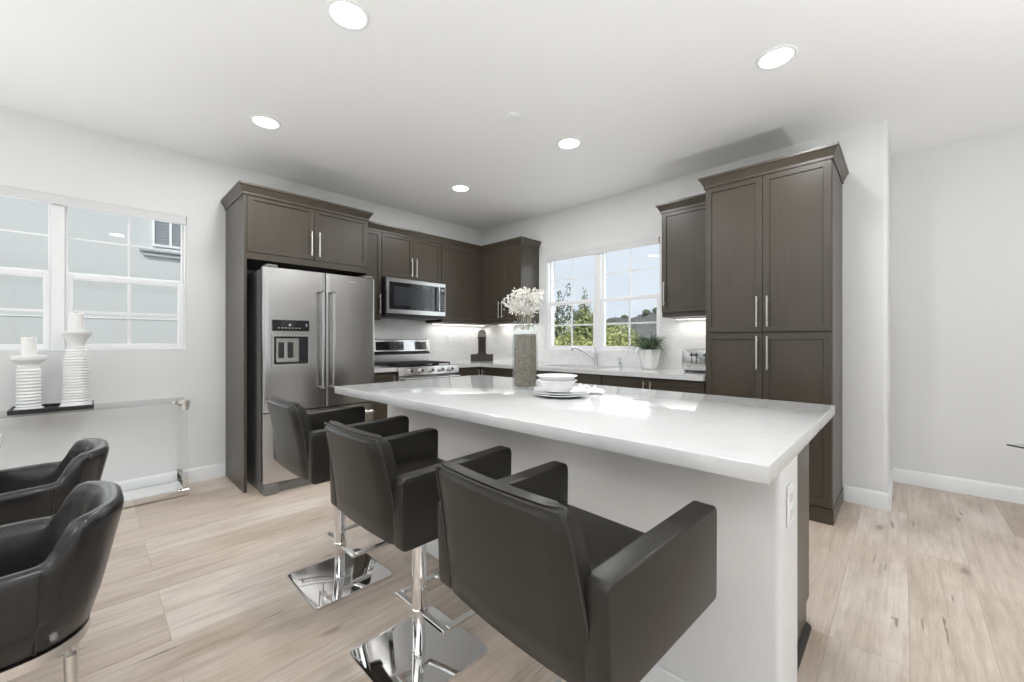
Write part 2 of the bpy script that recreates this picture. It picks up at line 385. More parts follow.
window('window_1', 'x', -TH, 0, WA[0], WA[1], WA[2], WA[3], 0.0)

def window_back():
    return window('window_2', 'y', 0.2, 0.0, WB[0], WB[1], WB[2], WB[3], 0.0)
window_back()
window('added_window_rear', 'y', REAR-TH, REAR, RW[0], RW[1], RW[2], RW[3], REAR, valance=False, sections=3, grid=False)  # unseen window, added so daylight brightens the ceiling
window('added_window_right', 'x', RIGHT+TH, RIGHT, RR[0], RR[1], RR[2], RR[3], RIGHT, valance=False, sections=3, grid=False)  # second unseen window, added for its light

# ------------------------------------------------------------------ kitchen joinery
def PT(face, u, d, z):                    # face 'A' looks along +x from the left wall, 'B' looks along -y from the back wall, 'I' along +y
    return {'A': (d, u, z), 'B': (u, -d, z), 'I': (u, d, z)}[face]
def fbox(bm, face, u0, u1, d0, d1, z0, z1, bev=0.0):
    a = PT(face, u0, d0, z0); c = PT(face, u1, d1, z1)
    x0, x1 = sorted((a[0], c[0])); y0, y1 = sorted((a[1], c[1])); return box(bm, x0, x1, y0, y1, z0, z1, bev)
def door(parent, face, u0, u1, z0, z1, d, handle=None, name='door', rail=0.057, handle_len=0.17):
    """shaker door; handle = (u, z_centre) or None"""
    g = 0.0018; u0 += g; u1 -= g; z0 += g; z1 -= g; t = 0.019
    bm = NB(); fbox(bm, face, u0, u1, d, d+t, z0, z1)
    bm.normal_update(); nrm = Vector(PT(face, 0, 1, 0)); fs = [f for f in bm.faces if f.calc_center_median().dot(nrm) > PT(face, 0, 1, 0)[0]*0+(Vector(PT(face, (u0+u1)/2, d+t*0.9, (z0+z1)/2)).dot(nrm))]
    bmesh.ops.inset_region(bm, faces=fs, thickness=rail, depth=0.0)
    bmesh.ops.inset_region(bm, faces=fs, thickness=0.004, depth=0.0)
    for f in fs:
        for v_ in f.verts: v_.co -= nrm*0.008
    o = obj(name, bm, 'cab', parent, 0)
    if handle:
        hu, hz = handle; bm = NB(); h = handle_len/2; off = 0.032
        cyl(bm, PT(face, hu, d+t+off, hz-h), PT(face, hu, d+t+off, hz+h), 0.0058, 12)
        for s in (-1, 1): cyl(bm, PT(face, hu, d+t, hz+s*(h-0.025)), PT(face, hu, d+t+off, hz+s*(h-0.025)), 0.0045, 8)
        obj('handle', bm, 'nickel', o, label='slim brushed nickel bar handle')
    return o
def crown(parent, x0, x1, y0, y1, z, ex0=0, ex1=0, ey0=0, ey1=0):
    bm = NB(); prof = [(0.0, z-0.022), (0.008, z-0.022), (0.008, z-0.004), (0.012, z+0.004), (0.031, z+0.038), (0.038, z+0.044), (0.038, z+0.060), (0, z+0.060)]
    rings = []
    for o_, zz in prof:
        rings.append([bm.verts.new(p) for p in ((x0-ex0*o_, y0-ey0*o_, zz), (x1+ex1*o_, y0-ey0*o_, zz), (x1+ex1*o_, y1+ey1*o_, zz), (x0-ex0*o_, y1+ey1*o_, zz))])
    for a, c in zip(rings, rings[1:]):
        for i in range(4): bm.faces.new((a[i], a[(i+1) % 4], c[(i+1) % 4], c[i]))
    bm.faces.new(rings[0][::-1]); bm.faces.new(rings[-1])
    bmesh.ops.remove_doubles(bm, verts=bm.verts, dist=0.00005)
    bmesh.ops.dissolve_degenerate(bm, edges=bm.edges, dist=0.00005)
    return obj('crown_moulding', bm, 'cab', parent, 0)
TOP = 2.352; UB = 1.405

# fridge surround
s = thing('fridge_cabinet', 'dark wood cabinet with two doors and side panels wrapped over the steel fridge', 'cabinet', (0.3, -2.54, 0))
bm = NB(); box(bm, 0.003, 0.606, -3.052, -3.032, 0, TOP); obj('side_panel', bm, 'cab', s, 0)
bm = NB(); box(bm, 0.003, 0.606, -2.050, -2.035, 0, TOP); obj('side_panel', bm, 'cab', s, 0)
bm = NB(); box(bm, 0.003, 0.585, -3.032, -2.050, 1.83, TOP); obj('body', bm, 'cab', s, 0)
bm = NB(); box(bm, 0.585, 0.60, -3.032, -2.050, 1.83, 1.885); obj('rail', bm, 'cab', s, 0)
door(s, 'A', -3.03, -2.523, 1.885, 2.34, 0.586, (-2.555, 2.02), handle_len=0.21)
door(s, 'A', -2.523, -2.037, 1.885, 2.34, 0.586, (-2.49, 2.02), handle_len=0.21)
crown(s, 0.003, 0.606, -3.052, -2.035, TOP, ex1=1, ey0=1, ey1=1)

# upper cabinets along the left wall
s = thing('upper_cabinet', 'narrow dark wall cabinet between the fridge surround and the microwave', 'cabinet', (0.17, -1.865, UB), 'dark wall cabinets')
bm = NB(); box(bm, 0.003, 0.31, -2.033, -1.742, UB, TOP); obj('body', bm, 'cab', s, 0)
door(s, 'A', -2.033, -1.742, UB+0.01, 2.34, 0.311, (-1.772, 1.57), handle_len=0.21); crown(s, 0.003, 0.33, -1.995, -1.742, TOP, ex1=1)
s = thing('upper_cabinet', 'short two-door dark wall cabinet directly above the microwave', 'cabinet', (0.17, -1.355, 1.86), 'dark wall cabinets')
bm = NB(); box(bm, 0.003, 0.31, -1.740, -0.975, 1.86, TOP); obj('body', bm, 'cab', s, 0)
door(s, 'A', -1.738, -1.358, 1.868, 2.34, 0.311, (-1.387, 2.0), handle_len=0.21); door(s, 'A', -1.358, -0.977, 1.868, 2.34, 0.311, (-1.329, 2.0), handle_len=0.21)
crown(s, 0.003, 0.33, -1.740, -0.975, TOP, ex1=1)
s = thing('upper_cabinet', 'tall single-door dark wall cabinet between the microwave and the room corner', 'cabinet', (0.17, -0.5, UB), 'dark wall cabinets')
bm = NB(); box(bm, 0.003, 0.31, -0.973, -0.003, UB, TOP); obj('body', bm, 'cab', s, 0)
door(s, 'A', -0.971, -0.46, UB+0.01, 2.34, 0.311, None); bm = NB(); box(bm, 0.31, 0.33, -0.459, -0.33, UB, TOP); obj('filler', bm, 'cab', s, 0)
crown(s, 0.003, 0.33, -0.973, -0.34, TOP, ex1=1)
s = thing('upper_cabinet', 'two-door dark wall cabinet on the back wall left of the sink window', 'cabinet', (0.68, -0.17, UB), 'dark wall cabinets')
bm = NB(); box(bm, 0.332, 1.03, -0.31, -0.003, UB, TOP); obj('body', bm, 'cab', s, 0)
bm = NB(); box(bm, 0.332, 0.375, -0.33, -0.31, UB, TOP); obj('filler', bm, 'cab', s, 0)
door(s, 'B', 0.376, 0.702, UB+0.01, 2.34, 0.311, (0.672, 1.57), handle_len=0.21); door(s, 'B', 0.702, 1.028, UB+0.01, 2.34, 0.311, (0.732, 1.57), handle_len=0.21)
crown(s, 0.332, 1.03, -0.33, -0.003, TOP, ex1=1, ey0=1)
s = thing('upper_cabinet', 'single-door dark wall cabinet between the sink window and the tall pantry', 'cabinet', (2.96, -0.17, UB), 'dark wall cabinets')
bm = NB(); box(bm, 2.735, 3.197, -0.31, -0.003, UB-0.01, TOP-0.01); obj('body', bm, 'cab', s, 0)
door(s, 'B', 2.737, 3.195, UB+0.03, 2.33, 0.311, (2.768, 1.60), handle_len=0.21); crown(s, 2.735, 3.197, -0.33, -0.003, TOP-0.01, ex0=1, ey0=1)

# pantry
s = thing('pantry_cabinet', 'tall four-door dark wood pantry cabinet with crown standing by the pale wall end', 'cabinet', (3.585, -0.3, 0))
bm = NB(); box(bm, 3.20, 3.972, -0.58, -0.003, 0.0, TOP+0.01); obj('body', bm, 'cab', s, 0)
bm = NB(); box(bm, 3.20, 3.978, -0.588, -0.003, 0.0, 0.10, 0.003); obj('toe_board', bm, 'cab', s, 0)
for u0, u1, hu in ((3.202, 3.585, 3.553), (3.585, 3.970, 3.617)):
    door(s, 'B', u0, u1, 1.248, 2.352, 0.581, (hu, 1.39), handle_len=0.215)
    door(s, 'B', u0, u1, 0.112, 1.240, 0.581, (hu, 1.10), handle_len=0.235)
crown(s, 3.20, 3.972, -0.60, -0.003, TOP+0.018, ex0=1, ex1=1, ey0=1)

# base cabinets
def base_cab(label, face, u0, u1, doors, depth=0.59, handles=True, ztop=0.872):
    a = PT(face, (u0+u1)/2, 0.3, 0); s = thing('base_cabinet', label, 'cabinet', a, 'dark base cabinets')
    bm = NB(); fbox(bm, face, u0, u1, 0.004, depth, 0.1, ztop); fbox(bm, face, u0, u1, 0.004, depth-0.06, 0.0, 0.1); obj('body', bm, 'cab', s, 0)
    for (p, q, hu) in doors:
        door(s, face, p, q, 0.105, ztop-0.012, depth+0.001, (hu, 0.75) if hu is not None else None, handle_len=0.19)
    return s
base_cab('narrow dark base cabinet between the fridge and the range', 'A', -2.033, -1.742, [(-2.03, -1.745, -1.775)])
base_cab('dark corner base cabinet right of the range', 'A', -0.970, -0.004, [(-0.968, -0.615, -0.65)])
base_cab('dark base cabinet under the counter between the corner and the sink', 'B', 0.592, 1.38, [(0.64, 1.01, 0.685), (1.01, 1.378, 1.345)])
base_cab('dark base cabinet below the sink', 'B', 1.382, 2.29, [(1.384, 1.836, 1.80), (1.836, 2.288, 1.87)], ztop=0.67)
base_cab('dark base cabinet between the sink cabinet and the pantry', 'B', 2.292, 3.197, [(2.294, 2.745, 2.715), (2.745, 3.195, 2.775)])
# false front above the sink doors belongs to the sink cabinet
bm = box(NB(), 1.384, 2.288, -0.610, -0.591, 0.672, 0.870, 0.002)
sink_cab = [o for o in COL.objects if o.get('label') == 'dark base cabinet below the sink'][0]
obj('false_front', bm, 'cab', sink_cab, 0)

# counters
CT0, CT1 = 0.876, 0.916
bm = NB(); box(bm, 0.003, 0.64, -2.033, -1.742, CT0, CT1, 0.003)
solo('countertop', bm, 'quartz', 'short piece of white quartz countertop between the fridge and the range', 'countertop', (0.32, -1.87, CT0))
bm = NB()
def slab(poly, hole=None):
    A = [bm.verts.new((x, y, CT1)) for x, y in poly]
    return A
# L-shaped slab with the sink cut-out, as quads
xs = [0.003, 0.64, 1.50, 2.20, 3.197]; ys = [-0.64, -0.50, -0.11, -0.003]
cells = [(i, j) for i in range(4) for j in range(3) if not (i == 2 and j == 1)]
vt = {}
def V(x, y, z):
    k = (round(x, 4), round(y, 4), z)
    if k not in vt: vt[k] = bm.verts.new((x, y, z))
    return vt[k]
quads = [(xs[i], xs[i+1], ys[j], ys[j+1]) for i, j in cells]+[(0.003, 0.64, -0.971, -0.64)]
ec = {}
for x0, x1, y0, y1 in quads:
    c = [(x0, y0), (x1, y0), (x1, y1), (x0, y1)]
    bm.faces.new([V(x, y, CT1) for x, y in c]); bm.faces.new([V(x, y, CT0) for x, y in c[::-1]])
    for a, d in zip(c, c[1:]+c[:1]): ec[(a, d)] = 1
for (a, d) in list(ec):
    if (d, a) not in ec: bm.faces.new([V(*a, CT0), V(*d, CT0), V(*d, CT1), V(*a, CT1)])
solo('countertop', bm, 'quartz', 'long white quartz countertop running round the corner under the sink window', 'countertop', (1.6, -0.32, CT0), smooth=0)
# sink
s = thing('sink', 'undermount stainless steel sink set in the counter below the window', 'sink', (1.85, -0.305, 0.70))
bm = NB(); t = 0.006
x0, x1, y0, y1, zb, zt = 1.502, 2.198, -0.498, -0.112, 0.70, 0.874
box(bm, x0, x1, y0, y1, zb, zb+t); box(bm, x0, x0+t, y0, y1, zb+t, zt); box(bm, x1-t, x1, y0, y1, zb+t, zt); box(bm, x0+t, x1-t, y0, y0+t, zb+t, zt); box(bm, x0+t, x1-t, y1-t, y1, zb+t, zt)
obj('basin', bm, 'steel_h', s, 0); bm = NB(); cyl(bm, (1.85, -0.3, zb+t), (1.85, -0.3, zb+t+0.004), 0.045, 24); obj('drain', bm, 'chrome', s)
# backsplash
bm = NB(); box(bm, 0.0, 0.010, -2.033, -0.010, CT1, 1.86); struct('trim_1', bm, 'tile', smooth=0)
bm = NB(); box(bm, 0.0, WB[0]-0.003, -0.010, 0.0, CT1, UB+0.02); box(bm, WB[0]-0.003, WB[1]+0.003, -0.010, 0.0, CT1, WB[2]-0.004); box(bm, WB[1]+0.003, 3.2, -0.010, 0.0, CT1, UB+0.02)
struct('trim_2', bm, 'tile', smooth=0)

# under-cabinet strips
def strip(label, face, u0, u1, z, power):
    a = PT(face, (u0+u1)/2, 0.09, z); s = thing('light_strip', label, 'light', a, 'under-cabinet light strips')
    bm = NB(); fbox(bm, face, u0, u1, 0.075, 0.105, z-0.012, z-0.001, 0.002); obj('housing', bm, 'trim', s)
    bm = NB(); fbox(bm, face, u0+0.01, u1-0.01, 0.08, 0.10, z-0.0145, z-0.0122); obj('diffuser', bm, 'lamp', s)
    l = area('strip_light', PT(face, (u0+u1)/2, 0.09, z-0.02), (0, 0, -1), (u1-u0) if face == 'B' else 0.02, 0.02 if face == 'B' else (u1-u0), power, (1, 0.96, 0.9))
    l.parent = s; l.location = Vector(l.location)-Vector(a)
strip('thin light strip under the wall cabinet in the corner right of the microwave', 'A', -0.94, -0.05, UB, 1.25)
strip('thin light strip under the two-door cabinet left of the sink window', 'B', 0.40, 1.0, UB, 1.05)
strip('thin light strip under the wall cabinet next to the pantry', 'B', 2.77, 3.17, UB-0.01, 0.75)
strip('thin light strip under the narrow cabinet beside the fridge', 'A', -1.97, -1.765, UB, 0.4)

# ------------------------------------------------------------------ fridge
FX = 0.80
s = thing('refrigerator', 'stainless French-door refrigerator with water dispenser standing in the dark surround', 'refrigerator', (0.4, -2.51, 0))
Y0, Y1, YM = -2.965, -2.058, -2.505
bm = NB(); box(bm, 0.05, 0.715, Y0+0.004, Y1-0.004, 0.012, 1.745, 0.004); obj('body', bm, 'steel_side', s, label='dark grey painted fridge side')
def bowdoor(name, y0, y1, z0, z1, parent, cut=None):
    bm = NB(); N = 14; bow = 0.014; r = 0.012
    yc = (Y0+Y1)/2; hw = (Y1-Y0)/2
    def fx(y): return FX-0.014+bow*(1-((y-yc)/hw)**2)
    us = [y0+r*(1-math.cos(i*PI/8)) for i in range(4)]+[y0+r+(y1-y0-2*r)*i/N for i in range(N+1)]+[y1-r*(1-math.cos(i*PI/8)) for i in range(3, -1, -1)]
    def edge(y):
        e = min(y-y0, y1-y); return 0 if e >= r else r-math.sqrt(max(0, r*r-(r-e)**2))
    us = sorted(set(round(u, 5) for u in us)); pts = [(fx(y)-edge(y), y) for y in us]
    poly = [(0.722, y0)]+pts+[(0.722, y1)]
    prism(bm, poly, z0, z1, 'z', 0.0)
    return obj(name, bm, 'steel', parent, 40)
dl = bowdoor('door', Y0, YM-0.002, 0.632, 1.752, s); dr = bowdoor('door', YM+0.002, Y1, 0.632, 1.752, s)
dz = bowdoor('drawer', Y0, Y1, 0.085, 0.622, s)
for d_, yy in ((dl, -2.548), (dr, -2.462)):
    bm = NB(); cyl(bm, (FX+0.058, yy, 0.79), (FX+0.058, yy, 1.60), 0.0125, 20)
    obj('handle', bm, 'steel', d_, label='vertical brushed steel door handle')
    for zz in (0.80, 1.59):
        bm = NB(); cyl(bm, (FX-0.004, yy, zz), (FX+0.058, yy, zz), 0.010, 14); cyl(bm, (FX+0.058, yy, zz-0.008), (FX+0.058, yy, zz+0.008), 0.0145, 20)
        obj('handle_mount', bm, 'steel_side', d_)
bm = NB(); cyl(bm, (FX+0.055, Y0+0.10, 0.553), (FX+0.055, Y1-0.05, 0.553), 0.0125, 20)
for yy in (Y0+0.13, Y1-0.08): cyl(bm, (FX-0.01, yy, 0.553), (FX+0.055, yy, 0.553), 0.010, 14)
obj('handle', bm, 'steel_h', dz, label='horizontal brushed steel drawer handle')
bm = NB(); box(bm, 0.06, 0.77, Y0+0.006, Y1-0.006, 0.0, 0.075, 0.003); obj('toe_grille', bm, 'steel_side', s)
for a_, b_y in ((Y0+0.002, Y0+0.10), (Y1-0.10, Y1-0.002)):
    bm = NB(); box(bm, 0.772, 0.800, a_, b_y, 0.0, 0.078, 0.006); obj('foot_cover', bm, 'steel_side', s)
for a_, b_y in ((Y0+0.02, Y0+0.10), (Y1-0.10, Y1-0.02)):
    bm = NB(); box(bm, 0.64, 0.79, a_, b_y, 1.753, 1.775, 0.006); obj('hinge_cover', bm, 'steel_side', s)
# dispenser: black display above an alcove framed in steel
dx = FX-0.004
bm = NB(); box(bm, dx-0.002, dx+0.010, -2.906, -2.638, 1.262, 1.348, 0.002); dp = obj('display', bm, 'black_glass', dl, label='black glass control display of the dispenser')
bm = NB()
for i, yy in enumerate((-2.87, -2.845, -2.82, -2.795, -2.77, -2.745, -2.72)): box(bm, dx+0.0102, dx+0.0108, yy, yy+0.014, 1.283, 1.288)
icon = mat('icon_grey', (0.5, 0.5, 0.5), 0.5); obj('button_row', bm, icon, dp)
bm = NB(); prism(bm, [(-2.797, 1.303), (-2.771, 1.303), (-2.784, 1.322)], dx+0.0102, dx+0.0108, 'x'); obj('logo_mark', bm, icon, dp)
bm = NB(); box(bm, dx+0.0102, dx+0.0108, -2.664, -2.658, 1.298, 1.318); box(bm, dx+0.0102, dx+0.0108, -2.668, -2.654, 1.308, 1.318)
obj('water_icon', bm, icon, dp)
bm = NB(); box(bm, dx-0.002, dx+0.009, -2.909, -2.635, 1.218, 1.238, 0.002); box(bm, dx-0.002, dx+0.009, -2.909, -2.635, 0.985, 1.0, 0.002); box(bm, dx-0.002, dx+0.009, -2.909, -2.897, 1.0, 1.218); box(bm, dx-0.002, dx+0.009, -2.647, -2.635, 1.0, 1.218)
fr = obj('dispenser_frame', bm, 'steel_h', dl)
bm = NB(); box(bm, dx-0.002, dx+0.003, -2.897, -2.647, 1.0, 1.218); obj('alcove', bm, 'black_glass', fr)
bm = NB()
box(bm, dx+0.003, dx+0.007, -2.880, -2.715, 1.018, 1.205, 0.002); obj('alcove_liner', bm, 'steel', fr)
for y_ in (-2.866, -2.800):
    bm = NB(); box(bm, dx+0.007, dx+0.012, y_, y_+0.040, 1.050, 1.172, 0.003); obj('dispenser_lever', bm, 'black', fr)
# small embossed badge
bm = NB(); box(bm, FX-0.006, FX-0.0025, -2.30, -2.24, 1.70, 1.708, 0.001); obj('badge', bm, 'nickel', dr)

# ------------------------------------------------------------------ microwave
s = thing('microwave', 'stainless over-range microwave with black glass door below the short cabinet', 'microwave', (0.2, -1.355, 1.445))
bm = NB(); box(bm, 0.011, 0.395, -1.738, -0.977, 1.445, 1.855, 0.003); obj('body', bm, 'black', s)
bm = NB(); box(bm, 0.396, 0.424, -1.735, -0.980, 1.470, 1.852, 0.005); fr = obj('door', bm, 'steel_h', s)
bm = NB(); box(bm, 0.424, 0.428, -1.708, -1.072, 1.520, 1.808, 0.001); obj('window', bm, 'black_glass', fr)
bm = NB(); box(bm, 0.428, 0.4295, -1.655, -1.19, 1.56, 1.765, 0.0005); obj('inner_screen', bm, mat('microwave_screen', (0.035, 0.037, 0.042), 0.08), fr)
bm = NB(); box(bm, 0.424, 0.428, -1.071, -0.992, 1.520, 1.808, 0.001); pn = obj('control_panel', bm, 'black_glass', fr)
bm = NB()
for k in range(7):
    for q in range(3): box(bm, 0.428, 0.4288, -1.047+q*0.017, -1.037+q*0.017, 1.545+k*0.026, 1.555+k*0.026)
btn = mat('button_grey', (0.3, 0.31, 0.33), 0.4); obj('keypad', bm, btn, pn)
bm = NB(); box(bm, 0.4282, 0.429, -1.047, -1.003, 1.755, 1.785); obj('readout', bm, btn, pn)
bm = NB(); cyl(bm, (0.462, -1.10, 1.525), (0.462, -1.10, 1.80), 0.011, 16)
for zz in (1.545, 1.78): cyl(bm, (0.424, -1.10, zz), (0.462, -1.10, zz), 0.009, 10)
obj('handle', bm, 'chrome', fr, label='vertical chrome door handle')
bm = NB(); box(bm, 0.05, 0.38, -1.70, -1.02, 1.436, 1.4445); obj('vent_grille', bm, 'black', s)

# ------------------------------------------------------------------ range
s = thing('range', 'stainless gas range with raised control backguard and front knobs under the microwave', 'range', (0.33, -1.355, 0))
R0, R1 = -1.738, -0.975
bm = NB(); box(bm, 0.02, 0.62, R0, R1, 0.02, 0.90, 0.003); obj('body', bm, 'steel_side', s)
bm = NB(); box(bm, 0.62, 0.665, R0+0.003, R1-0.003, 0.16, 0.820, 0.006); od = obj('oven_door', bm, 'steel_h', s)
bm = NB(); box(bm, 0.665, 0.668, R0+0.09, R1-0.09, 0.28, 0.63, 0.001); obj('window', bm, 'black_glass', od)
bm = NB(); cyl(bm, (0.715, R0+0.03, 0.795), (0.715, R1-0.03, 0.795), 0.013, 16)
for yy in (R0+0.06, R1-0.06): cyl(bm, (0.66, yy, 0.795), (0.715, yy, 0.795), 0.010, 10)
obj('handle', bm, 'steel_h', od, label='horizontal steel oven handle')
bm = NB(); box(bm, 0.62, 0.66, R0+0.003, R1-0.003, 0.03, 0.15, 0.005); obj('storage_drawer', bm, 'steel_h', s)
bm = NB(); prism(bm, [(0.60, 0.828), (0.668, 0.828), (0.655, 0.915), (0.60, 0.918)], R0, R1, 'y', 0.002); cp = obj('control_panel', bm, 'steel_h', s)
for k in range(5):
    yy = R0+0.125+k*0.13; bm = NB(); cyl(bm, (0.660, yy, 0.872), (0.672, yy, 0.8735), 0.027, 20); cyl(bm, (0.672, yy, 0.8735), (0.702, yy, 0.877), 0.021, 20, 0.017)
    kb = obj('knob', bm, 'nickel', cp, label='round steel control knob'); bm = NB(); cyl(bm, (0.7022, yy, 0.877), (0.7035, yy, 0.8772), 0.0145, 20); obj('knob_face', bm, 'black', kb)
bm = NB(); box(bm, 0.06, 0.64, R0+0.004, R1-0.004, 0.90, 0.918, 0.003); ck = obj('cooktop', bm, 'black_glass', s)
for yy in (R0+0.19, (R0+R1)/2, R1-0.19):
    bm = NB(); w = 0.115
    for a, c in ((-w, -w+0.012), (-0.006, 0.006), (w-0.012, w)): box(bm, 0.12, 0.60, yy+a, yy+c, 0.935, 0.948, 0.002)
    for x in (0.12, 0.24, 0.36, 0.48, 0.588): box(bm, x, x+0.012, yy-w, yy+w, 0.935, 0.948, 0.002)
    for x in (0.12, 0.588):
        for a in (-w, w-0.012): box(bm, x, x+0.012, yy+a, yy+a+0.012, 0.918, 0.935)
    obj('grate', bm, 'iron', ck)
for x in (0.20, 0.48):
    for yy in (R0+0.19, R1-0.19):
        bm = NB(); cyl(bm, (x, yy, 0.918), (x, yy, 0.930), 0.04, 20); obj('burner', bm, 'iron', ck)
bm = NB(); box(bm, 0.02, 0.075, R0, R1, 0.90, 1.045, 0.004); prism(bm, [(0.02, 1.045), (0.085, 1.045), (0.10, 1.065), (0.085, 1.195), (0.07, 1.205), (0.02, 1.205)], R0, R1, 'y', 0.003); bg = obj('backguard', bm, 'steel_h', s)
bm = NB(); box(bm, 0.02, 0.108, R0+0.002, R1-0.002, 1.030, 1.046, 0.003); obj('shelf_lip', bm, 'black', bg)
def bgp(y0, y1, z0, z1):
    bm = NB(); xx = lambda z: 0.10-(z-1.065)*0.115
    A = [bm.verts.new((xx(z)+e, y, z)) for e in (0.0005, 0.003) for (y, z) in ((y0, z0), (y1, z0), (y1, z1), (y0, z1))]
    for q in ((0, 1, 2, 3), (7, 6, 5, 4), (0, 4, 5, 1), (1, 5, 6, 2), (2, 6, 7, 3), (3, 7, 4, 0)): bm.faces.new([A[i] for i in q])
    return bm
obj('display', bgp(R0+0.05, R0+0.40, 1.08, 1.175), 'black_glass', bg, 0); obj('display', bgp(R1-0.21, R1-0.05, 1.08, 1.175), 'black_glass', bg, 0)

# ------------------------------------------------------------------ island
IX0, IX1, IY0, IY1 = 1.862, 4.095, -2.875, -1.722
bm = NB(); box(bm, IX0, IX1, IY0, IY1, 0.873, 0.914, 0.003, 2)
solo('island_countertop', bm, 'quartz', 'large white quartz island top overhanging above the bar stools', 'countertop', ((IX0+IX1)/2, (IY0+IY1)/2, 0.873))
s = thing('kitchen_island', 'kitchen island base with white front wall and dark wood cabinets behind', 'island', (2.97, -2.15, 0))
bm = NB(); prism(bm, rrect(1.905, 4.062, -2.562, -2.325, 0.022, 6), 0, 0.872); obj('half_wall', bm, 'wall', s, label='white painted half wall facing the stools')
bm = NB(); box(bm, 1.93, 4.012, -2.324, -1.765, 0.10, 0.872); box(bm, 1.93, 4.012, -2.324, -1.83, 0.0, 0.10); obj('body', bm, 'cab', s, 0, label='dark wood island cabinets')
for k in range(4):
    a = 1.935+k*0.5185; door(s, 'I', a, a+0.5185, 0.105, 0.862, -1.764, (a+(0.045 if k % 2 else 0.468), 0.74))
bm = NB(); box(bm, 1.89, 4.076, -2.577, -2.5625, 0.0, 0.10, 0.004); box(bm, 4.0625, 4.076, -2.5625, -2.33, 0.0, 0.10, 0.004); obj('baseboard', bm, 'trim', s, label='white baseboard')
bm = NB(); prism(bm, [(4.0125, 0.0), (4.030, 0.0), (4.028, 0.012), (4.02, 0.02), (4.0125, 0.022)], -2.324, -1.83, 'y'); obj('shoe_moulding', bm, 'cab_in', s)
ot = thing('outlet', 'white double outlet on the short white end of the island', 'outlet', (4.0625, -2.48, 0.71))
def outlet(parent, face, u, z, d):
    bm = NB(); fbox(bm, face, u-0.035, u+0.035, d, d+0.006, z-0.058, z+0.058, 0.002); p = obj('cover_plate', bm, 'trim', parent)
    bm = NB()
    for dz_ in (-0.024, 0.024): fbox(bm, face, u-0.016, u+0.016, d+0.006, d+0.008, z+dz_-0.014, z+dz_+0.014, 0.002)
    obj('socket', bm, 'shade', p)
outlet(ot, 'A', -2.48, 0.71, 4.0626)
for lab, face, u, z in (('white outlet on the tiled wall between the range and the room corner', 'A', -0.62, 1.19), ('white outlet on the tiled wall beside the carved ornament left of the window', 'B', 0.62, 1.19), ('white outlet on the tiled wall above the toaster', 'B', 3.10, 1.19)):
    t_ = thing('outlet', lab, 'outlet', PT(face, u, 0.0102, z)); outlet(t_, face, u, z, 0.0103)

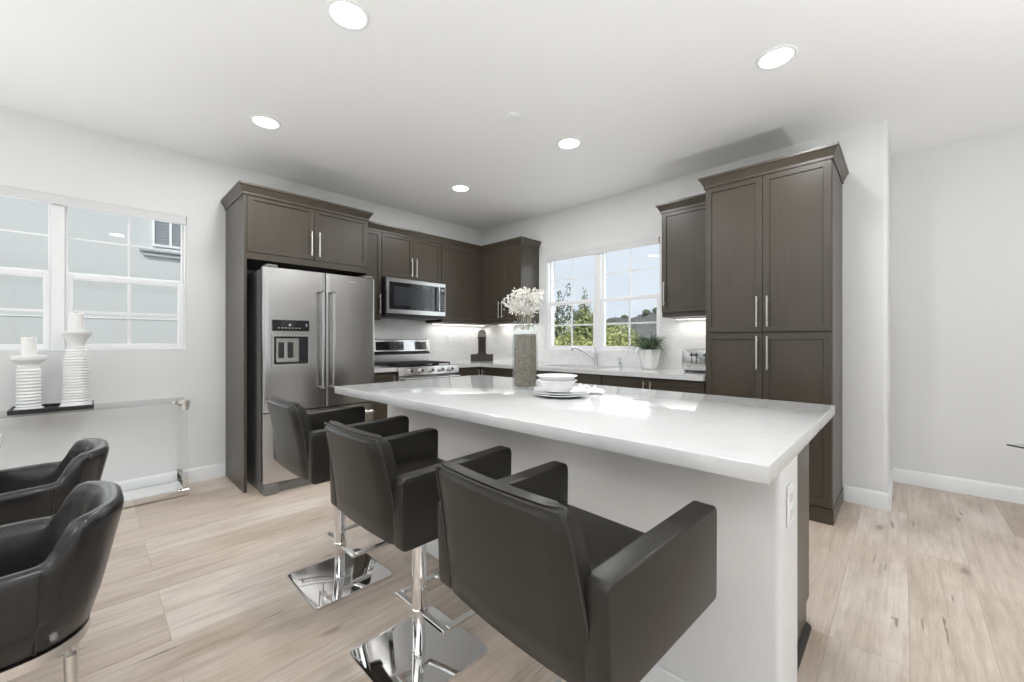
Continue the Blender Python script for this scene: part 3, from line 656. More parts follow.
# ------------------------------------------------------------------ bar stools
def make_stool(label, cx, cy, dz=0.0):
    s = thing('bar_stool', label, 'bar stool', (cx, cy, 0), 'leather bar stools along the island')
    W, Z0, Z1, YB, YF = 0.260, 0.555+dz, 0.782+dz, -0.229, 0.232
    bm = NB(); prism(bm, rrect(cx-0.19, cx+0.19, cy-0.19, cy+0.19, 0.022, 5), 0.0, 0.011, 'z', 0.002); obj('base_plate', bm, 'chrome', s, label='square polished chrome base plate')
    bm = NB(); lathe(bm, [(0.027, 0.0112), (0.027, 0.016), (0.0242, 0.019), (0.0242, 0.150)], (cx, cy, 0), 28); cyl(bm, (cx, cy, 0.182), (cx, cy, 0.535+dz), 0.0275, 28); obj('column', bm, 'chrome', s, label='polished chrome column')
    bm = NB(); lathe(bm, [(0.028, 0.150), (0.0315, 0.153), (0.0315, 0.178), (0.028, 0.182)], (cx, cy, 0), 28); obj('collar', bm, 'chrome', s)
    # footrest: flat bar loop that starts at the collar and reaches forward
    bm = NB(); z0, z1, t = 0.158, 0.172, 0.024
    box(bm, cx-0.155, cx-0.0317, cy-0.012, cy+0.012, z0, z1, 0.002); box(bm, cx+0.0317, cx+0.17, cy-0.012, cy+0.012, z0, z1, 0.002)
    box(bm, cx-0.155, cx-0.155+t, cy+0.012, cy+0.195, z0, z1, 0.002); box(bm, cx+0.17-t, cx+0.17, cy+0.012, cy+0.195, z0, z1, 0.002)
    box(bm, cx-0.155, cx+0.17, cy+0.195-t, cy+0.195, z0, z1, 0.002); obj('footrest', bm, 'chrome', s, label='rectangular chrome footrest loop')
    # seat
    bm = NB(); prism(bm, rrect(cy-0.185, cy+0.222, Z0+0.008, 0.668+dz, 0.03, 5), cx-0.204, cx+0.204, 'x', 0.010); obj('seat', bm, 'leather', s)
    for sd in (-1, 1):
        bm = NB(); a, c = (cx+sd*0.205, cx+sd*W); a, c = min(a, c), max(a, c)
        out = [(YF-0.010, Z0), (YF-0.001, Z0+0.004), (YF+0.003, Z0+0.014), (YF+0.006, Z1-0.020), (YF+0.003, Z1-0.007), (YF-0.004, Z1), (YF-0.016, Z1+0.002), (YB+0.016, Z1-0.010), (YB+0.006, Z1-0.012), (YB, Z1-0.018), (YB-0.003, Z1-0.030),
               (YB+0.002, Z0+0.016), (YB+0.006, Z0+0.004), (YB+0.016, Z0)]
        prism(bm, [(cy+y, z) for y, z in out], a, c, 'x', 0.006, 3); ar = obj('arm', bm, 'leather', s)
        bm = NB(); xo = cx+sd*(W-0.004)
        tube(bm, [(xo, cy+y, z) for y, z in [(YF-0.001, Z0+0.014), (YF+0.003, Z1-0.020), (YF, Z1-0.009), (YF-0.006, Z1-0.003), (YF-0.017, Z1-0.001), (YB+0.017, Z1-0.0135), (YB+0.009, Z1-0.0155), (YB+0.004, Z1-0.020), (YB+0.001, Z1-0.030), (YB+0.006, Z0+0.016)]], 0.0024, 6)
        obj('piping', bm, 'thread', ar)
    # backrest: shell that leans back, curves gently and stands above the arms
    bm = NB(); N = 12; hz = [(0.557, 0), (0.566, .0), (0.62, 0), (0.68, 0), (0.74, 0), (0.79, 0), (0.84, 0), (0.872, 0), (0.886, 0), (0.892, 0)]
    def yb(z): t_ = max(0, (z-0.555)/0.337); return -0.240-0.056*t_**1.5
    def th(z):
        if z > 0.885: return 0.030
        if z > 0.875: return 0.048
        if z < 0.56: return 0.040
        return 0.058
    def hw(z): t_ = (z-0.555)/0.337; return 0.222-0.024*max(0, t_)**2-(0.010 if z > 0.889 else 0.004 if z > 0.88 else 0.0)
    def outline(z):
        w = hw(z); y0 = yb(z); tk = th(z); pts = []
        for i in range(N+1):
            u = -1+2*i/N; e = max(0, abs(u)-0.90)/0.10
            pts.append((w*u, y0+0.012*u*u+0.012*e**2+(0.058-tk)*0.5))
        for i in range(N+1):
            u = 1-2*i/N; e = max(0, abs(u)-0.90)/0.10
            pts.append((w*u, y0+0.012*u*u+tk-0.012*e**2+(0.058-tk)*0.5))
        return pts
    rings = [[bm.verts.new((cx+x, cy+y, z+dz)) for x, y in outline(z)] for z, _ in hz]
    for a, c in zip(rings, rings[1:]):
        n = len(a)
        for i in range(n): bm.faces.new((a[i], a[(i+1) % n], c[(i+1) % n], c[i]))
    bm.faces.new(rings[0][::-1]); bm.faces.new(rings[-1]); bk_ = obj('backrest', bm, 'leather', s, 50)
    bm = NB(); pts = []
    for z in (0.60, 0.68, 0.76, 0.83, 0.87): pts.append((cx-hw(z)-0.000, cy+yb(z)+0.022, z+dz))
    for i in range(13): u = -1+2*i/12; pts.append((cx+u*(hw(0.886)-0.006), cy+yb(0.886)+0.008+0.012*u*u, 0.887+dz))
    for z in (0.87, 0.83, 0.76, 0.68, 0.60): pts.append((cx+hw(z), cy+yb(z)+0.022, z+dz))
    tube(bm, pts, 0.0028, 6); obj('piping', bm, 'thread', bk_)
    bm = NB(); box(bm, cx-0.09, cx+0.09, cy-0.09, cy+0.09, 0.535+dz, 0.556+dz, 0.004); obj('mount_plate', bm, 'black', s)
    bm = NB(); tube(bm, [(cx+0.06, cy-0.02, 0.543), (cx+0.17, cy-0.045, 0.538), (cx+0.215, cy-0.055, 0.520)], 0.005, 8); obj('lever', bm, 'black', s, label='thin black height lever')
    return s
CY = -3.02
st = make_stool('black leather armed bar stool nearest the camera, at the right end of the island', 3.703, -3.046)
dup(st, (2.980, CY, 0), 'middle of the three black leather bar stools at the island')
st.rotation_euler = (0, 0, math.radians(-3.2))
make_stool('black leather bar stool farthest from the camera, beside the fridge end of the island', 2.262, CY+0.006, 0.024)

# ------------------------------------------------------------------ dining chairs, table
def make_chair(label, cx, cy):
    s = thing('dining_chair', label, 'chair', (cx, cy, 0), 'black tub dining chairs')
    # U path in plan: back at y = 0, opens towards -y
    def path(hb, hf, depth, r, n=10):
        pts = []; L = 7
        for i in range(L): t = i/L; pts.append((hf+(hb-hf)*t, -depth+(depth-r)*t))
        for i in range(n+1): t = i/n*PI/2; pts.append((hb-r+r*math.cos(t), -r+r*math.sin(t)))
        q = [(-x, y) for x, y in pts[::-1]]
        m_ = [(x, 0.0) for x in (hb-r-0.06*k for k in range(1, int((2*(hb-r))/0.06)))]
        return pts+m_+q
    P0 = path(0.255, 0.285, 0.53, 0.20)
    ac = [0]
    for a, c in zip(P0, P0[1:]): ac.append(ac[-1]+math.hypot(a[0]-c[0], a[1]-c[1]))
    P = []; n = 73; j = 0
    for i in range(n):
        t = ac[-1]*i/(n-1)
        while j < len(ac)-2 and ac[j+1] < t: j += 1
        f_ = (t-ac[j])/(ac[j+1]-ac[j]); P.append((P0[j][0]+(P0[j+1][0]-P0[j][0])*f_, P0[j][1]+(P0[j+1][1]-P0[j][1])*f_))
    for _ in range(4): P = [P[0]]+[((P[k-1][0]+2*P[k][0]+P[k+1][0])/4, (P[k-1][1]+2*P[k][1]+P[k+1][1])/4) for k in range(1, n-1)]+[P[-1]]
    acc = [0]
    for a, c in zip(P, P[1:]): acc.append(acc[-1]+math.hypot(a[0]-c[0], a[1]-c[1]))
    mid = acc[-1]/2
    def top(sv):
        e = abs(sv-mid); lo = 0.22; hi = 0.30
        base = 0.622-0.02*max(0, (e-0.36))/0.5
        if e < lo: return 0.724-0.005*(e/lo)**2
        if e < hi:
            t = (e-lo)/(hi-lo); t = t*t*(3-2*t); return 0.719+(base-0.719)*t
        return base
    nor = []
    for i in range(n):
        a = Vector(P[max(i-1, 0)]); c = Vector(P[min(i+1, n-1)]); d = (c-a).normalized(); nor.append(Vector((d.y, -d.x)) if False else Vector((d.y*1, -d.x*1)))
    # make normals outward
    for i in range(n):
        if nor[i].dot(Vector((P[i][0], P[i][1]+0.25))) < 0: nor[i] = -nor[i]
    bm = NB(); secs = []
    for i in range(n):
        T = top(acc[i]); B = 0.385; tk = 0.060; o = []
        def pt(off, z):
            lean = 0.085*((z-B)/0.355-0.75) if z > B else -0.064
            q = Vector(P[i])+nor[i]*(off+lean); return (cx+q.x, cy+q.y, z)
        prof = [(-0.012, B), (0, B+0.012), (0.004, B+0.09), (0.003, B+0.17), (0.0, T-0.05), (-0.002, T-0.025), (-0.010, T-0.008), (-0.024, T), (-tk+0.02, T-0.001), (-tk+0.006, T-0.010), (-tk, T-0.03), (-tk, T-0.07), (-tk, 0.50), (-tk, 0.44), (-tk, B)]
        secs.append([bm.verts.new(pt(a, z)) for a, z in prof])
    for a, c in zip(secs, secs[1:]):
        m_ = len(a)
        for k in range(m_): bm.faces.new((a[k], a[(k+1) % m_], c[(k+1) % m_], c[k]))
    bm.faces.new(secs[0]); bm.faces.new(secs[-1][::-1]); sh_ = obj('shell', bm, 'leather2', s, 60)
    for sg in (1, -1):
        iS = min(range(n), key=lambda i: abs(acc[i]-(mid+sg*0.31)))
        bm = NB(); T = top(acc[iS]); pts = []
        for z in (0.395, 0.46, 0.54, 0.60, T-0.03, T-0.008):
            lean = 0.085*((z-0.385)/0.355-0.75); q = Vector(P[iS])+nor[iS]*(0.003+lean-(0.008 if z > T-0.01 else 0)); pts.append((cx+q.x, cy+q.y, z))
        tube(bm, pts, 0.0022, 6); obj('seam', bm, 'thread', sh_)
    # seat cushion and closing front panel
    inn = [Vector(P[i])+nor[i]*(-0.113) for i in range(n)]
    bm = NB(); prism(bm, [(cx+q.x, cy+q.y) for q in inn], 0.385, 0.465, 'z', 0.014, 3); obj('seat', bm, 'leather2', s)
    # chrome band
    bm = NB(); ro = [Vector(P[i])+nor[i]*(-0.062) for i in range(n)]; prism(bm, [(cx+q.x, cy+q.y) for q in ro], 0.358, 0.3845, 'z', 0.002); obj('seat_band', bm, 'nickel', s, label='brushed metal band under the seat')
    for lx, ly in ((0.175, -0.10), (-0.175, -0.10), (0.18, -0.46), (-0.18, -0.46)):
        bm = NB(); cyl(bm, (cx+lx*1.0, cy+ly, 0.0), (cx+lx, cy+ly, 0.3575), 0.0095, 16, 0.0125); obj('leg', bm, 'nickel', s, label='tapered metal leg')
    return s
ch = make_chair('black curved tub dining chair nearest the camera at the lower left', 2.545, -3.822)
dup(ch, (1.68, -3.832, 0), 'black curved tub dining chair farther away, nearer the glass console', 'black tub dining chairs')
s = thing('dining_table', 'white dining table whose rounded end just shows at the left edge', 'table', (2.2, -4.68, 0))
bm = NB(); prism(bm, rrect(1.21, 3.15, -5.15, -4.165, 0.06, 8), 0.70, 0.75, 'z', 0.008, 3); obj('tabletop', bm, 'porcelain', s)
for x in (1.62, 2.75):
    bm = NB(); box(bm, x-0.03, x+0.03, -4.93, -4.42, 0.02, 0.70, 0.004); box(bm, x-0.06, x+0.06, -5.0, -4.38, 0.0, 0.02, 0.003); obj('leg', bm, 'chrome', s)

# ------------------------------------------------------------------ console table with candles
s = thing('console_table', 'clear acrylic console table with chrome corners against the left wall', 'table', (0.2, -4.15, 0))
cx0, cx1, cy0, cy1 = 0.04, 0.345, -4.95, -3.352
bm = NB(); box(bm, cx0, cx1, cy0, cy1, 0.712, 0.724, 0.002); obj('glass_top', bm, 'glass', s, label='clear glass top')
bm = NB()
box(bm, cx0, cx1, cy0, cy0+0.03, 0.006, 0.05, 0.002); box(bm, cx0, cx1, cy1-0.03, cy1, 0.006, 0.05, 0.002); box(bm, cx0, cx0+0.03, cy0+0.03, cy1-0.03, 0.006, 0.05, 0.002); box(bm, cx1-0.03, cx1, cy0+0.03, cy1-0.03, 0.006, 0.05, 0.002)
obj('base_frame', bm, 'chrome', s, label='polished chrome base frame')
bm = NB(); box(bm, cx0+0.03, cx1-0.03, cy0+0.03, cy1-0.03, 0.030, 0.046); obj('lower_shelf', bm, 'porcelain', s, label='white lower shelf')
for x in (cx0+0.022, cx1-0.022):
    for y in (cy0+0.022, cy1-0.022):
        bm = NB(); box(bm, x-0.014, x+0.014, y-0.014, y+0.014, 0.0505, 0.7115, 0.002); lg = obj('leg', bm, 'acrylic', s, label='clear acrylic leg')
        e = 0.0005
        bm = NB(); sx_ = 1 if x > 0.2 else -1; sy_ = 1 if y > -4 else -1
        # open chrome angle brackets hugging the outer faces of the leg
        for z0, z1 in ((0.051, 0.135), (0.655, 0.7105)):
            bm = NB()
            box(bm, min(x+sx_*0.0145, x+sx_*0.019), max(x+sx_*0.0145, x+sx_*0.019), y-0.016, y+0.016, z0, z1)
            box(bm, x-0.016, x+0.016, min(y+sy_*0.0145, y+sy_*0.019), max(y+sy_*0.0145, y+sy_*0.019), z0, z1)
            obj('corner_bracket', bm, 'chrome', lg)
bm = NB(); box(bm, cx1-0.055, cx1+0.003, cy1-0.055, cy1+0.003, 0.7245, 0.731, 0.001); box(bm, cx1+0.0005, cx1+0.004, cy1-0.10, cy1+0.003, 0.705, 0.731, 0.001); box(bm, cx1-0.05, cx1+0.003, cy1+0.0005, cy1+0.004, 0.67, 0.731, 0.001); obj('corner_cap', bm, 'chrome', s)
bm = NB(); box(bm, cx1-0.05, cx1-0.01, -3.72, -3.705, 0.7245, 0.729, 0.001); obj('clip', bm, 'nickel', s)
TZ = 0.7245
bm = NB(); x0, x1, y0, y1 = 0.075, 0.342, -4.235, -3.862
box(bm, x0, x1, y0, y1, TZ, TZ+0.010, 0.001); box(bm, x1-0.008, x1, y0, y1, TZ+0.010, TZ+0.028); box(bm, x0, x0+0.008, y0, y1, TZ+0.010, TZ+0.028); box(bm, x0+0.008, x1-0.008, y0, y0+0.008, TZ+0.010, TZ+0.028); box(bm, x0+0.008, x1-0.008, y1-0.008, y1, TZ+0.010, TZ+0.028)
solo('tray', bm, 'black', 'black rectangular tray under the candle holders on the glass console', 'tray', (0.21, -4.05, TZ), smooth=0)
def holder(label, c, H, r0, rb, rn, rt, group='ribbed candle holders'):
    prof = []; N = 74; body = H*0.72
    for i in range(N+1):
        z = i/N*H; t = z/H
        if t < 0.72: r = rb+(r0-rb)*math.exp(-t*22)-(rb-rn)*max(0, (t-0.58)/0.14)**1.5*0.55
        elif t < 0.82: r = rb-(rb-rn)*(0.55+0.45*math.sin((t-0.72)/0.10*PI/2))
        elif t < 0.97: q = (t-0.82)/0.15; r = rn+(rt-rn)*q**1.7
        else: r = rt
        if 0.03 < t < 0.80: r += 0.0038*math.sin(z*2*PI/0.019)
        prof.append((r, z))
    prof += [(rt-0.008, H+0.001), (rt-0.02, H-0.006)]
    bm = NB(); lathe(bm, prof, c, 44)
    return solo('candle_holder', bm, 'ceramic', label, 'candle holder', c, group)
cz = TZ+0.0105
holder('taller ribbed white ceramic candle holder with narrow neck on the console', (0.205, -3.945, cz), 0.515, 0.088, 0.065, 0.041, 0.080)
def holder2():
    H = 0.35; prof = []; N = 52
    for i in range(N+1):
        z = i/N*H; t = z/H
        r = 0.066 if t < 0.05 else 0.053
        if t > 0.74: q = (t-0.74)/0.20; r = 0.053-0.012*min(1, q*1.2) if q < 0.45 else 0.044+(0.080-0.044)*min(1, (q-0.45)/0.5)**1.3
        if 0.05 < t < 0.78: r += 0.0042*math.sin(z*2*PI/0.021)
        prof.append((r, z))
    prof += [(0.076, H+0.002), (0.066, H-0.004)]
    bm = NB(); lathe(bm, prof, (0.19, -4.158, cz), 44); return solo('candle_holder', bm, 'ceramic', 'shorter ribbed white ceramic candle holder with wide rim on the console', 'candle holder', (0.19, -4.158, cz), 'ribbed candle holders')
holder2()
def candle(label, c, r, h):
    s = thing('candle', label, 'candle', c, 'white pillar candles'); bm = NB(); lathe(bm, [(r-0.003, 0), (r, 0.003), (r, h-0.004), (r-0.004, h), (r*0.5, h-0.003)], c, 36); obj('pillar', bm, 'wax', s)
    bm = NB(); cyl(bm, (c[0], c[1], c[2]+h-0.004), (c[0]+0.001, c[1], c[2]+h+0.008), 0.0012, 6); obj('wick', bm, 'iron', s)
candle('white pillar candle on the taller ribbed holder', (0.205, -3.945, cz+0.510), 0.037, 0.128)
candle('white pillar candle on the shorter ribbed holder', (0.19, -4.158, cz+0.347), 0.035, 0.125)

# ------------------------------------------------------------------ things on the island
IT = 0.9145
vx, vy = 2.772, -2.192
s = thing('glass_vase', 'tall clear glass bottle vase filled with brown gravel on the island', 'vase', (vx, vy, IT))
outer = [(0.060, 0.0), (0.070, 0.003), (0.0725, 0.012), (0.0725, 0.315), (0.070, 0.332), (0.062, 0.345), (0.055, 0.352), (0.053, 0.362), (0.058, 0.375), (0.060, 0.380)]
inner = [(0.056, 0.380), (0.050, 0.362), (0.052, 0.352), (0.058, 0.345), (0.060, 0.333), (0.0625, 0.315), (0.0625, 0.020), (0.05, 0.014)]
bm = NB(); lathe(bm, outer+inner, (vx, vy, IT), 48); obj('bottle', bm, 'glass', s)
bm = NB(); lathe(bm, [(0.055, 0.0155), (0.0605, 0.021), (0.0618, 0.030), (0.0618, 0.300), (0.05, 0.306), (0.02, 0.302)], (vx, vy, IT), 48); obj('gravel', bm, 'sand', s, label='brown gravel fill')
f = thing('dried_flowers', 'spray of creamy white dried flowers standing in the gravel-filled vase', 'flowers', (vx, vy, IT+0.36))
rnd = random.Random(5)
for k in range(17):
    az = k*2.399+0.4; rr = 0.02+0.085*((k % 5)/4.0); h = 0.165-0.25*rr*rr/0.13+rnd.uniform(-0.02, 0.035)
    tip = Vector((vx+rr*math.cos(az), vy+rr*math.sin(az), IT+0.365+h)); base = Vector((vx+0.02*math.cos(az), vy+0.02*math.sin(az), IT+0.33))
    bm = NB(); mid_ = (tip+base)/2+Vector((0, 0, 0.03)); pts = [base.lerp(mid_, t/4) if t <= 4 else mid_.lerp(tip, (t-4)/4) for t in range(9)]
    tube(bm, pts, 0.0016, 5); sp_ = obj('stem', bm, 'stem', f)
    bm = NB()
    nb = 120
    for q in range(nb):
        t = rnd.random(); c = mid_.lerp(tip, -0.30+1.30*t)+Vector([rnd.gauss(0, 0.013) for _ in range(3)])
        d = Vector([rnd.gauss(0, 1) for _ in range(3)]).normalized(); e = d.orthogonal().normalized(); g = d.cross(e); L = rnd.uniform(0.009, 0.018)
        a = [bm.verts.new(c+v_) for v_ in (-e*L*0.45, d*L*0.5+g*L*0.2, e*L*0.45, -d*L*0.5+g*L*0.2)]; bm.faces.new(a); tp = bm.verts.new(c+g*L*0.6)
        for i in range(4): bm.faces.new((a[i], a[(i+1) % 4], tp))
    obj('bloom', bm, 'bloom', sp_, 0)
pc = Vector((3.090, -2.286, IT))
def plate(label, z, r):
    bm = NB(); lathe(bm, [(r*0.52, 0.0), (r*0.56, 0.0015), (r*0.75, 0.006), (r, 0.0125), (r+0.001, 0.0145), (r-0.002, 0.0155), (r*0.76, 0.0095), (r*0.55, 0.005), (r*0.3, 0.0045)], (pc.x, pc.y, z), 56)
    return solo('plate', bm, 'porcelain', label, 'plate', (pc.x, pc.y, z), 'stacked white plates')
plate('white dinner plate at the bottom of the stack on the island', pc.z, 0.1345); plate('white plate in the middle of the plate stack on the island', pc.z+0.0105, 0.132); plate('white plate on top of the plate stack, under the cups', pc.z+0.021, 0.128)
bz = pc.z+0.0265
def bowl(label, z, r, h):
    c = (pc.x-0.012, pc.y-0.012, z); bm = NB()
    lathe(bm, [(r*0.66, 0.0), (r*0.70, 0.003), (r*0.79, h*0.22), (r*0.84, h*0.62), (r*0.90, h*0.86), (r, h*0.95), (r, h), (r-0.004, h+0.001), (r*0.88, h*0.90), (r*0.80, h*0.62), (r*0.75, h*0.28), (r*0.6, 0.010)], c, 56)
    return solo('bowl', bm, 'porcelain', label, 'bowl', c, 'stacked white bowls')
bowl('lower white bowl of the pair nested on the plates', bz, 0.098, 0.052); bowl('upper white bowl with flared rim, nested on top', bz+0.0245, 0.1, 0.050)
# crumpled napkin
bm = NB(); N = 30; g = []
nc = Vector((3.11, -2.085, IT)); rn = random.Random(3)
ph = [rn.uniform(0, 6.28) for _ in range(8)]
for i in range(N+1):
    row = []
    for j in range(N+1):
        u, w = i/N*2-1, j/N*2-1
        x = u*0.085*(1+0.12*math.sin(3*w+ph[0])); y = w*0.060*(1+0.15*math.sin(4*u+ph[1]))
        edge = max(0.0, 1-max(abs(u), abs(w))**3)
        h = 0.004+edge*(0.016+0.010*math.sin(5.2*u+2.2*w+ph[2])+0.008*math.sin(8*w-3*u+ph[3])+0.006*math.sin(11*u+ph[4]+4*w))+0.006*abs(math.sin(7*u+ph[5]))*abs(math.sin(6*w+ph[6]))
        row.append((nc.x+x*math.cos(0.8)-y*math.sin(0.8), nc.y+x*math.sin(0.8)+y*math.cos(0.8), nc.z+max(0.003, h)))
    g.append(row)
T = [[bm.verts.new(p) for p in r] for r in g]; Bt = [[bm.verts.new((p[0], p[1], p[2]-0.0025)) for p in r] for r in g]
for i in range(N):
    for j in range(N):
        bm.faces.new((T[i][j], T[i+1][j], T[i+1][j+1], T[i][j+1])); bm.faces.new((Bt[i][j], Bt[i][j+1], Bt[i+1][j+1], Bt[i+1][j]))
for i in range(N):
    bm.faces.new((T[i][0], Bt[i][0], Bt[i+1][0], T[i+1][0])); bm.faces.new((T[i][N], T[i+1][N], Bt[i+1][N], Bt[i][N]))
    bm.faces.new((T[0][i], T[0][i+1], Bt[0][i+1], Bt[0][i])); bm.faces.new((T[N][i], Bt[N][i], Bt[N][i+1], T[N][i+1]))
solo('napkin', bm, 'cloth', 'crumpled white napkin lying beside the plate stack on the island', 'napkin', tuple(nc))

# ------------------------------------------------------------------ things on the kitchen counter
KZ = CT1+0.0003
s = thing('faucet', 'chrome single-lever kitchen faucet behind the sink', 'faucet', (1.89, -0.07, KZ))
fx_, fy_ = 1.89, -0.07
bm = NB(); lathe(bm, [(0.032, 0), (0.032, 0.006), (0.024, 0.012), (0.022, 0.02), (0.0205, 0.13), (0.018, 0.145), (0.010, 0.152)], (fx_, fy_, KZ), 28); obj('body', bm, 'chrome', s)
bm = NB(); pts = [(fx_-0.012, fy_-0.004, KZ+0.075), (fx_-0.06, fy_-0.03, KZ+0.115), (fx_-0.12, fy_-0.065, KZ+0.155), (fx_-0.175, fy_-0.095, KZ+0.188), (fx_-0.205, fy_-0.112, KZ+0.195), (fx_-0.222, fy_-0.12, KZ+0.185), (fx_-0.228, fy_-0.123, KZ+0.160)]
tube(bm, pts, [0.016, 0.015, 0.014, 0.014, 0.015, 0.016, 0.016], 14); obj('spout', bm, 'chrome', s)
bm = NB(); tube(bm, [(fx_, fy_, KZ+0.150), (fx_+0.004, fy_-0.01, KZ+0.175), (fx_+0.012, fy_-0.05, KZ+0.205)], [0.008, 0.007, 0.006], 10); obj('lever', bm, 'chrome', s)
s = thing('soap_dispenser', 'small chrome soap dispenser on the counter right of the faucet', 'soap dispenser', (2.19, -0.075, KZ))
bm = NB(); lathe(bm, [(0.022, 0), (0.022, 0.006), (0.017, 0.010), (0.017, 0.055), (0.010, 0.062), (0.010, 0.082)], (2.19, -0.075, KZ), 24); obj('body', bm, 'chrome', s)
bm = NB(); tube(bm, [(2.19, -0.075, KZ+0.078), (2.19, -0.085, KZ+0.088), (2.185, -0.135, KZ+0.084)], 0.008, 10); obj('nozzle', bm, 'chrome', s)
# potted plant
px_, py_ = 2.545, -0.165
s = thing('potted_plant', 'grassy green plant in a tapered white pot below the window', 'potted plant', (px_, py_, KZ))
bm = NB(); lathe(bm, [(0.060, 0), (0.066, 0.004), (0.070, 0.012), (0.100, 0.155), (0.107, 0.180), (0.107, 0.186), (0.101, 0.186), (0.092, 0.160)], (px_, py_, KZ), 44); obj('pot', bm, 'porcelain', s, label='tapered white ceramic pot')
bm = NB(); lathe(bm, [(0.05, 0.12), (0.090, 0.160), (0.03, 0.166)], (px_, py_, KZ), 30); obj('soil', bm, 'soil', s)
rp = random.Random(8)
for part, cnt, mt in (('leaves', 230, 'leaf'), ('pale_leaves', 90, 'leaf2')):
    bm = NB()
    for k in range(cnt):
        az = rp.uniform(0, 2*PI); reach = rp.uniform(0.06, 0.25); up = rp.uniform(0.09, 0.20); droop = rp.uniform(0.04, 0.19)
        b0 = Vector((px_+0.05*math.cos(az)*rp.random(), py_+0.05*math.sin(az)*rp.random(), KZ+0.16)); d = Vector((math.cos(az), math.sin(az), 0)); w = Vector((-d.y, d.x, 0))
        if d.y > 0: reach *= 0.55
        prev = None
        for t in range(9):
            q = t/8; p = b0+d*reach*q+Vector((0, 0, up*math.sin(q*PI*0.6)-droop*q**2.5)); ww = 0.0042*(1-q**1.5)+0.0004
            cur = (bm.verts.new(p-w*ww), bm.verts.new(p+Vector((0, 0, -ww*0.7))), bm.verts.new(p+w*ww))
            if prev: bm.faces.new((prev[0], prev[1], cur[1], cur[0])); bm.faces.new((prev[1], prev[2], cur[2], cur[1]))
            prev = cur
    o = obj(part, bm, mt, s, 0)
# toaster
tx0, tx1, ty0, ty1 = 2.905, 3.185, -0.30, -0.075
s = thing('toaster', 'polished steel four-slot toaster on the counter next to the pantry', 'toaster', ((tx0+tx1)/2, (ty0+ty1)/2, KZ))
bm = NB(); prism(bm, rrect(tx0, tx1, KZ+0.016, KZ+0.195, 0.022, 5), ty0, ty1, 'y', 0.006, 3); tb = obj('body', bm, 'steel_h', s)
bm = NB(); box(bm, tx0+0.012, tx1-0.012, ty0+0.012, ty1-0.012, KZ+0.006, KZ+0.018)
for x in (tx0+0.03, tx1-0.03):
    for y in (ty0+0.03, ty1-0.03): cyl(bm, (x, y, KZ), (x, y, KZ+0.008), 0.012, 12)
obj('base', bm, 'black', s)
for x in (tx0+0.085, tx0+0.125, tx0+0.195, tx0+0.235)[:4]:
    bm = NB(); box(bm, x-0.003, x+0.003, ty0-0.0012, ty0+0.001, KZ+0.075, KZ+0.165); sl = obj('lever_slot', bm, 'black', tb)
    bm = NB(); box(bm, x-0.012, x+0.012, ty0-0.022, ty0-0.002, KZ+0.140, KZ+0.156, 0.003); obj('lever', bm, 'black', sl)
for x in (tx0+0.05, tx1-0.05):
    bm = NB(); cyl(bm, (x, ty0-0.001, KZ+0.05), (x, ty0-0.014, KZ+0.05), 0.013, 18); obj('knob', bm, 'nickel', tb)
bm = NB()
for k in range(4): box(bm, tx0+0.04+k*0.058, tx0+0.06+k*0.058, ty0+0.04, ty1-0.04, KZ+0.194, KZ+0.1965)
obj('slots', bm, 'black', tb)
# carved ornament
ox, oy = 0.27, -0.27
s = thing('ornament', 'dark ribbed column ornament with rounded grey cap on a dark block in the counter corner', 'ornament', (ox, oy, KZ)); s.rotation_euler = (0, 0, 0)
bm = NB(); box(bm, ox-0.145, ox+0.145, oy-0.055, oy+0.055, KZ, KZ+0.092, 0.006); bmesh.ops.rotate(bm, verts=bm.verts, cent=(ox, oy, 0), matrix=Matrix.Rotation(math.radians(42), 3, 'Z')); obj('block', bm, 'carved', s)
bm = NB(); pr = [(0.066, 0.092), (0.066, 0.106), (0.050, 0.112)]
for k in range(20): pr += [(0.049, 0.115+k*0.0094), (0.054, 0.1195+k*0.0094)]
pr += [(0.050, 0.305), (0.058, 0.310), (0.058, 0.322)]
lathe(bm, pr, (ox, oy, KZ), 32); obj('column', bm, 'carved', s)
bm = NB(); pr = [(0.056, 0.3225), (0.054, 0.36)]+[(0.054*math.cos(t*PI/14), 0.365+0.05*math.sin(t*PI/14)) for t in range(7)]; lathe(bm, pr, (ox, oy, KZ), 32); obj('cap', bm, 'stone', s, label='rounded grey cap')

# ------------------------------------------------------------------ ceiling
def downlight(label, x, y, power=12, grp='recessed ceiling lights'):
    s = thing('ceiling_light', label, 'light', (x, y, CEIL), grp)
    bm = NB(); lathe(bm, [(0.098, 0), (0.096, -0.006), (0.082, -0.009), (0.078, -0.004)], (x, y, CEIL), 40, cap1=False, cap0=False); obj('trim_ring', bm, 'trim', s)
    bm = NB(); lathe(bm, [(0.079, -0.0035), (0.02, -0.0045)], (x, y, CEIL), 40); obj('diffuser', bm, 'lamp', s, label='glowing round diffuser')
    l = area('lamp', (0, 0, -0.012), (0, 0, -1), 0.15, 0.15, power, (0.97, 0.98, 0.98), 'DISK'); l.parent = s
downlight('recessed ceiling light nearest the top edge, between the stools and the camera', 2.395, -3.03)
downlight('recessed ceiling light in front of the tall pantry, right side of the ceiling', 3.797, -1.272)
downlight('recessed ceiling light in front of the fridge cabinet, left side of the ceiling', 1.036, -3.015)
downlight('recessed ceiling light above the island, before the sink window', 2.404, -1.268)
downlight('recessed ceiling light farthest away, towards the cabinet corner', 1.05, -1.262)
downlight('added unseen ceiling light behind the camera over the island end', 3.797, -3.6)  # this and the next two are unseen lights added for brightness
downlight('added unseen ceiling light in the open room to the right', 6.2, -1.6)
downlight('added unseen ceiling light in the living area behind', 3.6, -6.0)
